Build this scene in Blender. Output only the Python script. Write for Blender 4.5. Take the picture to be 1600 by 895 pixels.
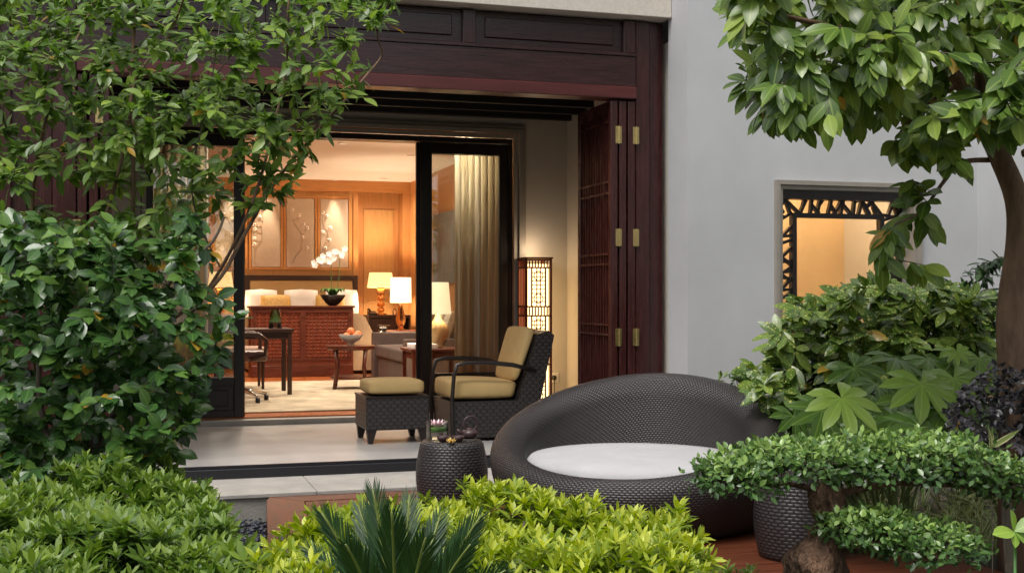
import bpy, bmesh, math, random
import numpy as np
from mathutils import Vector, Matrix

# ------------------------------------------------------------------ camera, sky, sun, exposure
S = bpy.context.scene
for o in list(bpy.data.objects): bpy.data.objects.remove(o)
COL = S.collection
TH = math.radians(17.1); FPX = 1900.0; EYE = 1.1; HY = 460.0
cam_d = bpy.data.cameras.new('camera'); cam = bpy.data.objects.new('camera', cam_d); COL.objects.link(cam)
cam.location = (0, 0, EYE); cam.rotation_euler = (math.pi/2, 0, -TH)
cam_d.sensor_width = 36; cam_d.lens = 36*FPX/1600; cam_d.shift_y = (HY-447.5)/1600
cam_d.clip_start = .05; cam_d.clip_end = 500
S.camera = cam
W = bpy.data.worlds.new('World'); S.world = W; W.use_nodes = True
wn = W.node_tree; wn.nodes.clear()
wo = wn.nodes.new('ShaderNodeOutputWorld'); wb = wn.nodes.new('ShaderNodeBackground'); ws = wn.nodes.new('ShaderNodeTexSky')
ws.sky_type = 'NISHITA'; ws.sun_disc = False; ws.sun_elevation = math.radians(63); ws.sun_rotation = math.radians(228)
ws.dust_density = 4; ws.air_density = 1.0
wh = wn.nodes.new('ShaderNodeHueSaturation'); wh.inputs['Saturation'].default_value = .28
wn.links.new(ws.outputs[0], wh.inputs['Color']); wn.links.new(wh.outputs[0], wb.inputs['Color']); wb.inputs['Strength'].default_value = .15
wn.links.new(wb.outputs[0], wo.inputs[0])
sd = bpy.data.lights.new('sun', 'SUN'); sd.energy = 1.5; sd.angle = math.radians(25); sd.color = (1, .96, .9)
so = bpy.data.objects.new('sun', sd); COL.objects.link(so); so.rotation_euler = (math.radians(27), 0, math.radians(-48)); so.location = (0, 0, 8)
S.view_settings.view_transform = 'Standard'; S.view_settings.look = 'None'; S.view_settings.gamma = 1; S.view_settings.use_curve_mapping = False
S.view_settings.exposure = 0.42
try: S.cycles.use_denoising = True; S.cycles.max_bounces = 10; S.cycles.transparent_max_bounces = 12
except Exception: pass
S.cycles.sample_clamp_indirect = 6.0

# ------------------------------------------------------------------ helpers
rng = np.random.RandomState(7); random.seed(7)
SI, CO = math.sin(TH), math.cos(TH)
def ray(x): u = (x-800)/FPX; return SI+u*CO, CO-u*SI
def at(x, y, d):                       # pixel of the photograph at a distance along the view axis
    a, b = ray(x); return np.array([a*d, b*d, EYE-(y-HY)/FPX*d])
def onz(x, y, z): return at(x, y, (EYE-z)*FPX/(y-HY))
def onY(x, y, Y): a, b = ray(x); return at(x, y, Y/b)
def pix(P):
    P = np.asarray(P, float); d = P[..., 0]*SI+P[..., 1]*CO; r = P[..., 0]*CO-P[..., 1]*SI
    return 800+FPX*r/d, HY-(P[..., 2]-EYE)/d*FPX, d

def node_mat(name):
    m = bpy.data.materials.new(name); m.use_nodes = True; nt = m.node_tree
    return m, nt, nt.nodes['Principled BSDF']
def N(nt, t, **kw):
    n = nt.nodes.new(t)
    for k, v in kw.items():
        if k in n.inputs: n.inputs[k].default_value = v
        else: setattr(n, k, v)
    return n
def ramp(nt, stops):
    r = nt.nodes.new('ShaderNodeValToRGB'); e = r.color_ramp.elements
    while len(e) < len(stops): e.new(.5)
    for k, (p, c) in zip(e, stops): k.position = p; k.color = (*c, 1)
    return r
def c3(c, f=1): return tuple(min(1, v*f) for v in c)
def plain(name, c, rough=.5, var=.15, scale=8, bump=.1, bscale=60, metal=0, bdist=.01, stretch=(1, 1, 1), emit=None, est=0, spec=None, trans=0, ior=1.45, uv=False):
    m, nt, p = node_mat(name)
    tc = N(nt, 'ShaderNodeTexCoord'); mp = N(nt, 'ShaderNodeMapping'); mp.inputs['Scale'].default_value = stretch
    nt.links.new(tc.outputs['UV' if uv else 'Object'], mp.inputs[0])
    n1 = N(nt, 'ShaderNodeTexNoise', Scale=scale, Detail=6, Roughness=.6); nt.links.new(mp.outputs[0], n1.inputs['Vector'])
    r = ramp(nt, [(.3, c3(c, 1-var)), (.7, c3(c, 1+var))]); nt.links.new(n1.outputs[0], r.inputs[0])
    nt.links.new(r.outputs[0], p.inputs['Base Color'])
    p.inputs['Roughness'].default_value = rough; p.inputs['Metallic'].default_value = metal
    if spec is not None: p.inputs['Specular IOR Level'].default_value = spec
    if trans: p.inputs['Transmission Weight'].default_value = trans; p.inputs['IOR'].default_value = ior
    if bump:
        n2 = N(nt, 'ShaderNodeTexNoise', Scale=bscale, Detail=4); nt.links.new(mp.outputs[0], n2.inputs['Vector'])
        b = N(nt, 'ShaderNodeBump', Strength=bump, Distance=bdist); nt.links.new(n2.outputs[0], b.inputs['Height']); nt.links.new(b.outputs[0], p.inputs['Normal'])
        rr = N(nt, 'ShaderNodeMapRange'); rr.inputs[3].default_value = max(.02, rough-.08); rr.inputs[4].default_value = min(1, rough+.1)
        nt.links.new(n1.outputs[0], rr.inputs[0]); nt.links.new(rr.outputs[0], p.inputs['Roughness'])
    if emit: p.inputs['Emission Color'].default_value = (*emit, 1); p.inputs['Emission Strength'].default_value = est
    return m
def wood(name, c, rough=.35, axis='X', var=.3, bump=.08, spec=.5):
    st = {'X': (1.2, 14, 14), 'Y': (14, 1.2, 14), 'Z': (14, 14, 1.2)}[axis]
    return plain(name, c, rough, var, 3, bump, 9, stretch=st, spec=spec)
def wicker(name, c, sx, sz, bump=.6):       # woven strands: running bond of rounded strands in UV metres
    m, nt, p = node_mat(name)
    tc = N(nt, 'ShaderNodeTexCoord'); sp = N(nt, 'ShaderNodeSeparateXYZ'); nt.links.new(tc.outputs['UV'], sp.inputs[0])
    def M(op, a, b=None):
        n = N(nt, 'ShaderNodeMath', operation=op)
        for i, v in enumerate((a, b)):
            if v is None: continue
            if isinstance(v, (int, float)): n.inputs[i].default_value = v
            else: nt.links.new(v, n.inputs[i])
        return n.outputs[0]
    v = M('DIVIDE', sp.outputs[1], sz); row = M('FLOOR', v)
    u = M('ADD', M('DIVIDE', sp.outputs[0], sx), M('MULTIPLY', row, .5))
    su = M('SINE', M('MULTIPLY', M('FRACT', u), math.pi)); sv = M('SINE', M('MULTIPLY', M('FRACT', v), math.pi))
    h = M('MULTIPLY', M('POWER', su, .6), M('POWER', sv, .6))
    nz = N(nt, 'ShaderNodeTexNoise', Scale=30, Detail=3); nt.links.new(tc.outputs['UV'], nz.inputs['Vector'])
    cr = ramp(nt, [(.08, c3(c, .15)), (.5, c), (1, c3(c, 1.9))])  # strand highlights and dark gaps are painted into the colour
    hh = M('ADD', M('MULTIPLY', h, .8), M('MULTIPLY', nz.outputs[0], .25)); nt.links.new(hh, cr.inputs[0]); nt.links.new(cr.outputs[0], p.inputs['Base Color'])
    b = N(nt, 'ShaderNodeBump', Strength=.9, Distance=.0035); nt.links.new(h, b.inputs['Height']); nt.links.new(b.outputs[0], p.inputs['Normal'])
    p.inputs['Roughness'].default_value = .36
    return m
def leafmat(name, dark, mid, light, rough=.4, trans=.3, spots=None, vein=.25, edge=None, spec=.5):
    m, nt, p = node_mat(name)
    at_ = N(nt, 'ShaderNodeAttribute', attribute_name='rnd'); oi = N(nt, 'ShaderNodeObjectInfo'); sc = N(nt, 'ShaderNodeSeparateColor')
    nt.links.new(oi.outputs['Color'], sc.inputs[0])
    ad = N(nt, 'ShaderNodeMath', operation='ADD'); nt.links.new(at_.outputs['Fac'], ad.inputs[0]); nt.links.new(sc.outputs[0], ad.inputs[1])
    stops = [(0, dark), (.5, mid), (.86, light), (.97, c3(light, 1.15)), (1.0, (.42, .25, .03))]
    r = ramp(nt, stops); nt.links.new(ad.outputs[0], r.inputs[0])
    uv = N(nt, 'ShaderNodeTexCoord'); sx = N(nt, 'ShaderNodeSeparateXYZ'); nt.links.new(uv.outputs['UV'], sx.inputs[0])
    s1 = N(nt, 'ShaderNodeMath', operation='SUBTRACT'); nt.links.new(sx.outputs[0], s1.inputs[0]); s1.inputs[1].default_value = .5
    ab = N(nt, 'ShaderNodeMath', operation='ABSOLUTE'); nt.links.new(s1.outputs[0], ab.inputs[0])
    vr = N(nt, 'ShaderNodeMapRange'); vr.inputs[1].default_value = 0.02; vr.inputs[2].default_value = .07; vr.inputs[3].default_value = vein; vr.inputs[4].default_value = 0
    nt.links.new(ab.outputs[0], vr.inputs[0])
    mx = N(nt, 'ShaderNodeMix', data_type='RGBA'); nt.links.new(vr.outputs[0], mx.inputs[0]); nt.links.new(r.outputs[0], mx.inputs[6]); mx.inputs[7].default_value = (*c3(light, 1.6), 1)
    col = mx.outputs[2]
    if edge:
        er = N(nt, 'ShaderNodeMapRange'); er.inputs[1].default_value = .22; er.inputs[2].default_value = .3; nt.links.new(ab.outputs[0], er.inputs[0])
        m2 = N(nt, 'ShaderNodeMix', data_type='RGBA'); nt.links.new(er.outputs[0], m2.inputs[0]); nt.links.new(col, m2.inputs[6]); m2.inputs[7].default_value = (*edge, 1); col = m2.outputs[2]
    if spots:
        vo = N(nt, 'ShaderNodeTexNoise', Scale=70, Detail=2); tco = N(nt, 'ShaderNodeNewGeometry'); nt.links.new(tco.outputs['Position'], vo.inputs['Vector'])
        sr = ramp(nt, [(.6, (0, 0, 0)), (.66, (1, 1, 1))]); nt.links.new(vo.outputs[0], sr.inputs[0])
        m3 = N(nt, 'ShaderNodeMix', data_type='RGBA'); nt.links.new(sr.outputs[0], m3.inputs[0]); nt.links.new(col, m3.inputs[6]); m3.inputs[7].default_value = (*spots, 1); col = m3.outputs[2]
    nt.links.new(col, p.inputs['Base Color']); p.inputs['Roughness'].default_value = rough; p.inputs['Specular IOR Level'].default_value = spec
    tr = N(nt, 'ShaderNodeBsdfTranslucent'); hs = N(nt, 'ShaderNodeHueSaturation', Saturation=1.1, Value=1.5); nt.links.new(col, hs.inputs['Color']); nt.links.new(hs.outputs[0], tr.inputs['Color'])
    ms = N(nt, 'ShaderNodeMixShader'); ms.inputs[0].default_value = trans
    nt.links.new(p.outputs[0], ms.inputs[1]); nt.links.new(tr.outputs[0], ms.inputs[2]); nt.links.new(ms.outputs[0], nt.nodes['Material Output'].inputs[0])
    return m
def glow(name, c, st, base=None):
    m, nt, p = node_mat(name); p.inputs['Base Color'].default_value = (*(base or c), 1); p.inputs['Emission Color'].default_value = (*c, 1); p.inputs['Emission Strength'].default_value = st; p.inputs['Roughness'].default_value = .8
    return m
def glassmat(name, tint=(1, 1, 1), rough=0.0, thin=True, fac=.12):
    m, nt, p = node_mat(name)
    if thin:
        nt.nodes.remove(p); g = N(nt, 'ShaderNodeBsdfGlossy', Roughness=rough); t = N(nt, 'ShaderNodeBsdfTransparent'); t.inputs[0].default_value = (*tint, 1)
        fr = N(nt, 'ShaderNodeFresnel', IOR=1.5); ad = N(nt, 'ShaderNodeMath', operation='ADD'); ad.inputs[1].default_value = fac; nt.links.new(fr.outputs[0], ad.inputs[0])
        ms = N(nt, 'ShaderNodeMixShader'); nt.links.new(ad.outputs[0], ms.inputs[0]); nt.links.new(t.outputs[0], ms.inputs[1]); nt.links.new(g.outputs[0], ms.inputs[2]); nt.links.new(ms.outputs[0], nt.nodes['Material Output'].inputs[0])
    else:
        p.inputs['Base Color'].default_value = (*tint, 1); p.inputs['Transmission Weight'].default_value = 1; p.inputs['Roughness'].default_value = rough; p.inputs['IOR'].default_value = 1.4
    return m

def tag(o, label=None, cat=None, group=None, kind=None):
    for k, v in (('label', label), ('category', cat), ('group', group), ('kind', kind)):
        if v: o[k] = v
    return o
def thing(name, label, cat, loc=(0, 0, 0), group=None):
    o = bpy.data.objects.new(name, None); COL.objects.link(o); o.location = loc; o.empty_display_size = .1
    return tag(o, label, cat, group)
def origin(o):
    v = Vector((0, 0, 0))
    while o is not None: v += o.location; o = o.parent
    return v
class B:
    def __init__(s): s.bm = bmesh.new(); s.uvl = None
    def box(s, x0, x1, y0, y1, z0, z1, bev=0, seg=1):
        r = bmesh.ops.create_cube(s.bm, size=1); vs = r['verts']
        for v in vs: v.co = Vector(((x0+x1)/2+v.co.x*(x1-x0), (y0+y1)/2+v.co.y*(y1-y0), (z0+z1)/2+v.co.z*(z1-z0)))
        if bev:
            es = list({e for v in vs for e in v.link_edges})
            bmesh.ops.bevel(s.bm, geom=es, offset=bev, segments=seg, affect='EDGES', profile=.5)
        return s
    def tube(s, pts, rad, n=8, flat=1.0):
        pts = [Vector(p) for p in pts]; rad = [rad]*len(pts) if not hasattr(rad, '__len__') else rad
        rings = []; up = None
        for i, p in enumerate(pts):
            t = (pts[min(i+1, len(pts)-1)]-pts[max(i-1, 0)]).normalized()
            if up is None: up = Vector((0, 0, 1)) if abs(t.z) < .9 else Vector((1, 0, 0))
            a = t.cross(up); a = a.normalized() if a.length > 1e-6 else Vector((1, 0, 0)); b = a.cross(t).normalized(); up = b
            rings.append([s.bm.verts.new(p+(a*math.cos(2*math.pi*k/n)+b*math.sin(2*math.pi*k/n)*flat)*rad[i]) for k in range(n)])
        for r0, r1 in zip(rings, rings[1:]):
            for k in range(n): s.bm.faces.new((r0[k], r0[(k+1) % n], r1[(k+1) % n], r1[k]))
        s.bm.faces.new(rings[0][::-1]); s.bm.faces.new(rings[-1])
        return s
    def lathe(s, prof, c=(0, 0, 0), n=28, sx=1, sy=1):
        rings = []
        for r, z in prof: rings.append([s.bm.verts.new((c[0]+sx*r*math.cos(2*math.pi*k/n), c[1]+sy*r*math.sin(2*math.pi*k/n), c[2]+z)) for k in range(n)])
        for r0, r1 in zip(rings, rings[1:]):
            for k in range(n): s.bm.faces.new((r0[k], r0[(k+1) % n], r1[(k+1) % n], r1[k]))
        if prof[0][0] > 1e-4: s.bm.faces.new(rings[0][::-1])
        if prof[-1][0] > 1e-4: s.bm.faces.new(rings[-1])
        return s
    def prism(s, poly, axis, a, b):      # poly in the plane across axis ('y': x,z  'x': y,z  'z': x,y)
        f = {'y': lambda p, t: (p[0], t, p[1]), 'x': lambda p, t: (t, p[0], p[1]), 'z': lambda p, t: (p[0], p[1], t)}[axis]
        v0 = [s.bm.verts.new(f(p, a)) for p in poly]; v1 = [s.bm.verts.new(f(p, b)) for p in poly]; n = len(poly)
        s.bm.faces.new(v0); s.bm.faces.new(v1[::-1])
        for k in range(n): s.bm.faces.new((v0[k], v1[k], v1[(k+1) % n], v0[(k+1) % n]))
        return s
    def ball(s, c, r, u=12, v=8, sz=1):
        g = bmesh.ops.create_uvsphere(s.bm, u_segments=u, v_segments=v, radius=r)
        for w in g['verts']: w.co = Vector((w.co.x+c[0], w.co.y+c[1], w.co.z*sz+c[2]))
        return s
    def done(s, name, mat, parent=None, smooth=False, uv=True, sharp=None):
        bm = s.bm; bmesh.ops.recalc_face_normals(bm, faces=bm.faces)
        if parent is not None: bmesh.ops.translate(bm, verts=bm.verts, vec=-origin(parent))
        if uv:
            L = bm.loops.layers.uv.new('UVMap')
            for f in bm.faces:
                n = f.normal; ax = max(range(3), key=lambda i: abs(n[i]))
                for l in f.loops:
                    c = l.vert.co; l[L].uv = (c.y, c.z) if ax == 0 else (c.x, c.z) if ax == 1 else (c.x, c.y)
        me = bpy.data.meshes.new(name); bm.to_mesh(me); bm.free()
        if smooth:
            for q in me.polygons: q.use_smooth = True
            if sharp is not None: me.set_sharp_from_angle(angle=math.radians(sharp))
        me.materials.append(mat); o = bpy.data.objects.new(name, me); COL.objects.link(o)
        if parent is not None: o.parent = parent
        return o
def box(name, mat, parent, *a, bev=.004, seg=1): return B().box(*a, bev=bev, seg=seg).done(name, mat, parent)

def sheer():
    m, nt, p = node_mat('sheer_curtain'); n1 = N(nt, 'ShaderNodeTexNoise', Scale=60, Detail=3); mp = N(nt, 'ShaderNodeMapping'); mp.inputs['Scale'].default_value = (1, 1, .02); tc = N(nt, 'ShaderNodeTexCoord'); nt.links.new(tc.outputs['Object'], mp.inputs[0]); nt.links.new(mp.outputs[0], n1.inputs['Vector'])
    r = ramp(nt, [(.3, (.72, .66, .53)), (.7, (.84, .79, .68))]); nt.links.new(n1.outputs[0], r.inputs[0]); nt.links.new(r.outputs[0], p.inputs['Base Color']); p.inputs['Roughness'].default_value = .9
    t = N(nt, 'ShaderNodeBsdfTranslucent'); nt.links.new(r.outputs[0], t.inputs[0]); ms = N(nt, 'ShaderNodeMixShader'); ms.inputs[0].default_value = .5
    nt.links.new(p.outputs[0], ms.inputs[1]); nt.links.new(t.outputs[0], ms.inputs[2]); nt.links.new(ms.outputs[0], nt.nodes['Material Output'].inputs[0]); return m
# ------------------------------------------------------------------ materials
M = dict(
 white=plain('white_render', (.50, .505, .515), .85, .11, .9, .12, 160),
 beige=plain('beige_plaster', (.50, .46, .40), .85, .06, 2, .1, 120),
 stone=plain('granite_lintel', (.60, .54, .47), .7, .10, 40, .15, 220),
 timber=wood('red_timber', (.034, .011, .011), .26, 'X', .35), timberz=wood('red_timber_upright', (.042, .011, .010), .26, 'Z', .35),
 black=wood('black_timber', (.016, .011, .010), .3, 'Z', .3), darkceil=plain('dark_ceiling', (.012, .010, .009), .6),
 grey=plain('grey_moulding', (.30, .27, .23), .5, .1, 6, .05),
 patio=plain('pale_stone_floor', (.38, .365, .35), .34, .18, 2.2, .08, 30, spec=.4),
 step=plain('rough_grey_stone', (.37, .345, .315), .75, .16, 5, .3, 90),
 concrete=plain('concrete', (.32, .30, .27), .9, .2, 6, .4, 60),
 deck=wood('oiled_deck', (.115, .031, .013), .5, 'X', .35, .12, .3), decky=wood('oiled_deck_border', (.13, .038, .014), .5, 'Y', .35, .12, .3),
 soil=plain('dark_soil', (.035, .028, .02), .95, .3, 9, .6, 30), pebble=plain('slate_pebble', (.035, .040, .055), .5, .5, 25, .2, 90),
 metal=plain('black_metal', (.012, .012, .016), .35, .1, 20, 0), brass=plain('brass', (.65, .50, .22), .3, .15, 60, .1, 90, metal=1),
 chrome=plain('chrome', (.75, .75, .75), .12, .02, 5, 0, metal=1),
 wick=wicker('dark_fine_wicker', (.028, .024, .024), .027, .0125), wick2=wicker('dark_broad_wicker', (.030, .025, .024), .052, .026),
 wick3=wicker('dark_stool_wicker', (.030, .026, .026), .034, .0155),
 frame=plain('bronze_frame', (.022, .015, .013), .35, .15, 20, 0),
 tan=plain('tan_cushion', (.60, .41, .17), .85, .06, 12, .15, 300), white_c=plain('pale_grey_canvas', (.46, .455, .465), .9, .06, 5, .5, 7, bdist=.03),
 oak=wood('honey_wood', (.47, .215, .070), .4, 'Z', .16), oakx=wood('honey_wood_rail', (.50, .225, .07), .4, 'X', .16), oakf=wood('gold_wood', (.52, .28, .095), .4, 'Z', .12),
 floor=wood('cherry_floor', (.42, .12, .03), .25, 'X', .2), rug=plain('cream_rug', (.50, .44, .32), .95, .30, 4, .3, 200),
 ceil=plain('white_ceiling', (.82, .79, .74), .9, .02, 3, 0), fabric=plain('silk_panel', (.50, .40, .31), .55, .05, 20, .1, 200),
 print=plain('painted_branch', (.36, .24, .16), .8, .1, 20, 0), blossom=plain('painted_blossom', (.75, .66, .58), .8, .1, 20, 0),
 mahog=wood('mahogany', (.085, .018, .009), .28, 'X', .35), mahogz=wood('mahogany_upright', (.085, .018, .009), .28, 'Z', .35), dark=wood('dark_walnut', (.035, .014, .009), .3, 'X', .3),
 cherry=wood('carved_cherry', (.15, .030, .010), .4, 'Z', .25),
 linen=plain('white_linen', (.66, .62, .58), .9, .05, 8, .3, 40), gold=plain('gold_silk', (.55, .34, .09), .5, .25, 40, .2, 90), spread=plain('champagne_spread', (.40, .29, .18), .6, .10, 5, .2, 40),
 headp=plain('headboard_leather', (.42, .26, .10), .5, .08, 4, .05), sofa=plain('taupe_velvet', (.085, .060, .052), .8, .2, 6, .1, 90),
 cream=plain('cream_cushion', (.60, .50, .36), .8, .1, 12, .1, 100), leather=plain('brown_leather', (.10, .045, .03), .35, .15, 9, .08, 120), weave=plain('speckled_upholstery', (.34, .23, .17), .9, .3, 90, .2, 160),
 curtain=sheer(), amber=glassmat('amber_glass', (.85, .45, .18), .02, False), clear=glassmat('clear_glass', (1, 1, 1), 0, True, .03),
 pane=glassmat('window_glass', (.97, .98, .97), 0, True, .10), gourd=plain('glazed_ceramic', (.42, .27, .13), .15, .15, 6, 0), art=plain('dark_painting', (.10, .11, .11), .4, .5, 4, .1),
 clay=plain('purple_clay', (.055, .028, .030), .4, .1, 20, .05), petal=plain('pink_petal', (.85, .62, .68), .6, .1, 20, 0), petalw=plain('white_petal', (.85, .83, .80), .6, .04, 20, 0), yellow=plain('frangipani', (.85, .60, .18), .6, .1, 20, 0),
 peach=plain('ripe_peach', (.70, .22, .08), .5, .4, 14, .05), bowl=plain('black_lacquer', (.01, .01, .01), .15, .1, 5, 0), green=plain('stem_green', (.06, .16, .03), .45, .2, 20, 0), paperw=plain('white_paper', (.78, .77, .75), .7, .02, 5, 0),
 plastic=plain('white_plastic', (.75, .72, .66), .4, .02, 5, 0), bark=plain('grey_brown_bark', (.17, .105, .065), .9, .5, 14, 1.0, 40, stretch=(1, 1, .3)), barkr=plain('bonsai_bark', (.15, .085, .052), .85, .85, 22, 1.0, 45, bdist=.05, stretch=(1, 1, .35)), twig=plain('twig_bark', (.085, .070, .050), .85, .3, 30, .3, 90),
 redwood=wood('lantern_rosewood', (.17, .030, .012), .3, 'Z', .25),
)

# ------------------------------------------------------------------ the setting
def structure(o, label=None): o['kind'] = 'structure'; return o
g = B().box(-60, 60, -60, 7.9, -.75, -.25); structure(g.done('ground', M['soil']))
patio = structure(B().box(-.62, 3.75, 7.97, 10.48, -.30, .005).done('patio', M['patio']))
sill = structure(B().box(-.6, 3.74, 10.36, 10.72, -.2, .05, bev=.004).done('door_sill', M['step']))
step = structure(B().box(-2.5, 3.57, 7.28, 7.94, -.24, -.095).done('stone_step', M['concrete']))
xs = [-2.5, -1.6, -.72, .2, 1.02, 1.9, 2.75, 3.57]
for a, b in zip(xs, xs[1:]): box('step_slab', M['step'], step, a+.002, b-.002, 7.265, 7.935, -.094, -.07, bev=.003)
track = structure(B().box(-.62, 3.37, 7.90, 7.968, -.075, -.008, bev=.003).box(-.62, 3.37, 7.925, 7.937, -.008, .012).done('door_track', M['metal']))
deck = structure(B().box(1.1, 3.50, 4.2, 7.2, -.25, -.125).done('deck', M['soil']))
xl = lambda y: .735+(7.25-y)*-.095                                            # the deck's left edge runs askew
n = 0; y = 7.04
B().prism([(xl(7.255), 7.255), (3.55, 7.255), (3.55, 7.06), (xl(7.06)+.2, 7.06)], 'z', -.122, -.090).done('border_board', M['deck'], deck)
B().prism([(xl(7.25), 7.25), (xl(7.056)+.2, 7.056), (xl(4.15)+.2, 4.15), (xl(4.15), 4.15)], 'z', -.122, -.0905).done('border_board', M['decky'], deck)
while y > 4.3:
    y2 = y-.118; B().prism([(xl(y)+.206, y), (3.55, y), (3.55, y2), (xl(y2)+.206, y2)], 'z', -.122, -.0908).done('deck_board', M['deck'], deck); y = y2-.006
B().prism([(xl(7.2)-.012, 7.2), (xl(7.2), 7.2), (xl(4.15), 4.15), (xl(4.15)-.012, 4.15)], 'z', -.25, -.094).done('deck_skirt', M['decky'], deck)
# slate pebbles beside the deck
ico = bmesh.new(); bmesh.ops.create_icosphere(ico, subdivisions=1, radius=1); iv = np.array([v.co[:] for v in ico.verts]); itri = np.array([[v.index for v in f.verts] for f in ico.faces]); ico.free()
def fast_mesh(name, V, F, mat, uv=None, rnd=None, smooth=True):
    me = bpy.data.meshes.new(name); me.vertices.add(len(V)); me.vertices.foreach_set('co', np.asarray(V, np.float32).ravel())
    me.loops.add(len(F)*3); me.loops.foreach_set('vertex_index', np.asarray(F, np.int32).ravel()); me.polygons.add(len(F)); me.polygons.foreach_set('loop_start', np.arange(0, len(F)*3, 3, dtype=np.int32))
    try: me.polygons.foreach_set('loop_total', np.full(len(F), 3, np.int32))
    except Exception: pass
    if smooth: me.polygons.foreach_set('use_smooth', np.ones(len(F), bool))
    if uv is not None: l = me.uv_layers.new(name='UVMap'); l.data.foreach_set('uv', np.asarray(uv, np.float32)[np.asarray(F).ravel()].ravel())
    if rnd is not None: a = me.attributes.new('rnd', 'FLOAT', 'POINT'); a.data.foreach_set('value', np.asarray(rnd, np.float32))
    me.update(calc_edges=True); me.validate(); me.materials.append(mat); return me
Vs, Fs = [], []
for k in range(2600):
    yy = rng.uniform(4.6, 7.24); xx = xl(yy)-.02-rng.uniform(0, .75); s = rng.uniform(.010, .020)
    R = Matrix.Rotation(rng.uniform(0, 6), 3, 'Z') @ Matrix.Rotation(rng.uniform(-.5, .5), 3, 'X'); A = np.array(R)*s
    Vs.append((iv*np.array([1.3, .9, .55])) @ A.T+[xx, yy, -.235+rng.uniform(0, .025)]); Fs.append(itri+len(iv)*k)
po = bpy.data.objects.new('pebbles', fast_mesh('pebbles', np.vstack(Vs), np.vstack(Fs), M['pebble'], smooth=False)); COL.objects.link(po)
tag(po, 'blue black slate pebbles beside the timber deck', 'pebbles', kind='stuff')

# ------------------------------------------------------------------ the building
WX0, WX1, WZ0, WZ1 = 4.298, 5.384, .76, 1.848
bld = thing('hotel_building', 'white rendered building with deep timber fronted veranda', 'building', (3.6, 7.58, -.25))
w = B(); w.box(3.587, WX0, 7.58, 7.90, -.25, 6); w.box(WX1, 5.93, 7.58, 7.90, -.25, 6); w.box(WX0, WX1, 7.58, 7.90, -.25, WZ0); w.box(WX0, WX1, 7.58, 7.90, WZ1, 6)
w.done('garden_wall_face', M['white'], bld)
B().box(5.93, 6.2, -2, 7.90, -.25, 6).done('side_wall', M['white'], bld)
B().box(-3.2, 3.585, 7.835, 8.25, 3.04, 6, bev=.004).done('stone_lintel', M['stone'], bld)
B().box(-3.2, 6.2, 8.26, 19.0, 3.2, 6).done('upper_storey', M['white'], bld)
sur = B()
for k, (o_, d0) in enumerate(((.05, 0), (.02, .02))):
    e = 7.58-.035+d0*1.0
    sur.box(WX0-.0-o_+.05*0, WX0-o_+.03, e, 7.60, WZ0-o_, WZ1+o_).box(WX1+o_-.03, WX1+o_, e, 7.60, WZ0-o_, WZ1+o_).box(WX0-o_+.03, WX1+o_-.03, e, 7.60, WZ1+o_-.03, WZ1+o_).box(WX0-o_+.03, WX1+o_-.03, e, 7.60, WZ0-o_, WZ0-o_+.03)
sur.done('window_surround', M['grey'], bld)
# small lit corridor behind the lattice window
B().box(3.8, 5.93, 9.35, 9.45, -.2, 2.9).done('corridor_wall', plain('warm_plaster', (.62, .45, .26), .85, .08, 3, .05), bld)
B().box(3.62, 3.80, 7.92, 9.45, -.2, 2.9).done('corridor_side', M['beige'], bld); B().box(5.93, 6.1, 7.92, 9.45, -.2, 2.9).done('corridor_side', M['beige'], bld)
B().box(3.8, 5.93, 7.92, 9.35, 2.7, 2.78).done('corridor_ceiling', M['ceil'], bld); B().box(3.8, 5.93, 7.92, 9.35, -.2, 0).done('corridor_floor', M['patio'], bld)
# veranda shell
bw = B(); bw.box(3.31, 3.75, 10.48, 10.72, 0, 2.72).box(-.62, -.01, 10.48, 10.72, 0, 2.72).box(-.01, 3.31, 10.48, 10.72, 2.61, 2.72)
bw.done('veranda_back_wall', M['beige'], bld)
B().box(3.75, 3.79, 8.14, 10.72, -.2, 2.9).done('veranda_side_wall', M['beige'], bld); B().box(-.70, -.62, 8.14, 10.72, -.2, 2.9).done('veranda_side_wall', M['beige'], bld)
B().box(-.62, 3.75, 8.14, 10.72, 2.72, 2.80).done('veranda_ceiling', M['darkceil'], bld)
for yb in (8.35, 8.75, 9.15, 9.55, 9.95, 10.33): box('ceiling_joist', M['darkceil'], bld, -.61, 3.74, yb, yb+.05, 2.665, 2.719)
# door moulding on the back wall
mo = B()
for o_, d_ in ((0, .03), (.045, .05), (.075, .035)):
    mo.box(3.235+o_-.0, 3.27+o_, 10.48-d_, 10.479, 0.05, 2.535+o_).box(-.01-.0-o_+.04, .065-o_, 10.48-d_, 10.479, .05, 2.535+o_).box(.065-o_, 3.235+o_, 10.48-d_, 10.479, 2.50+o_, 2.535+o_)
mo.done('door_moulding', M['grey'], bld)

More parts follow.
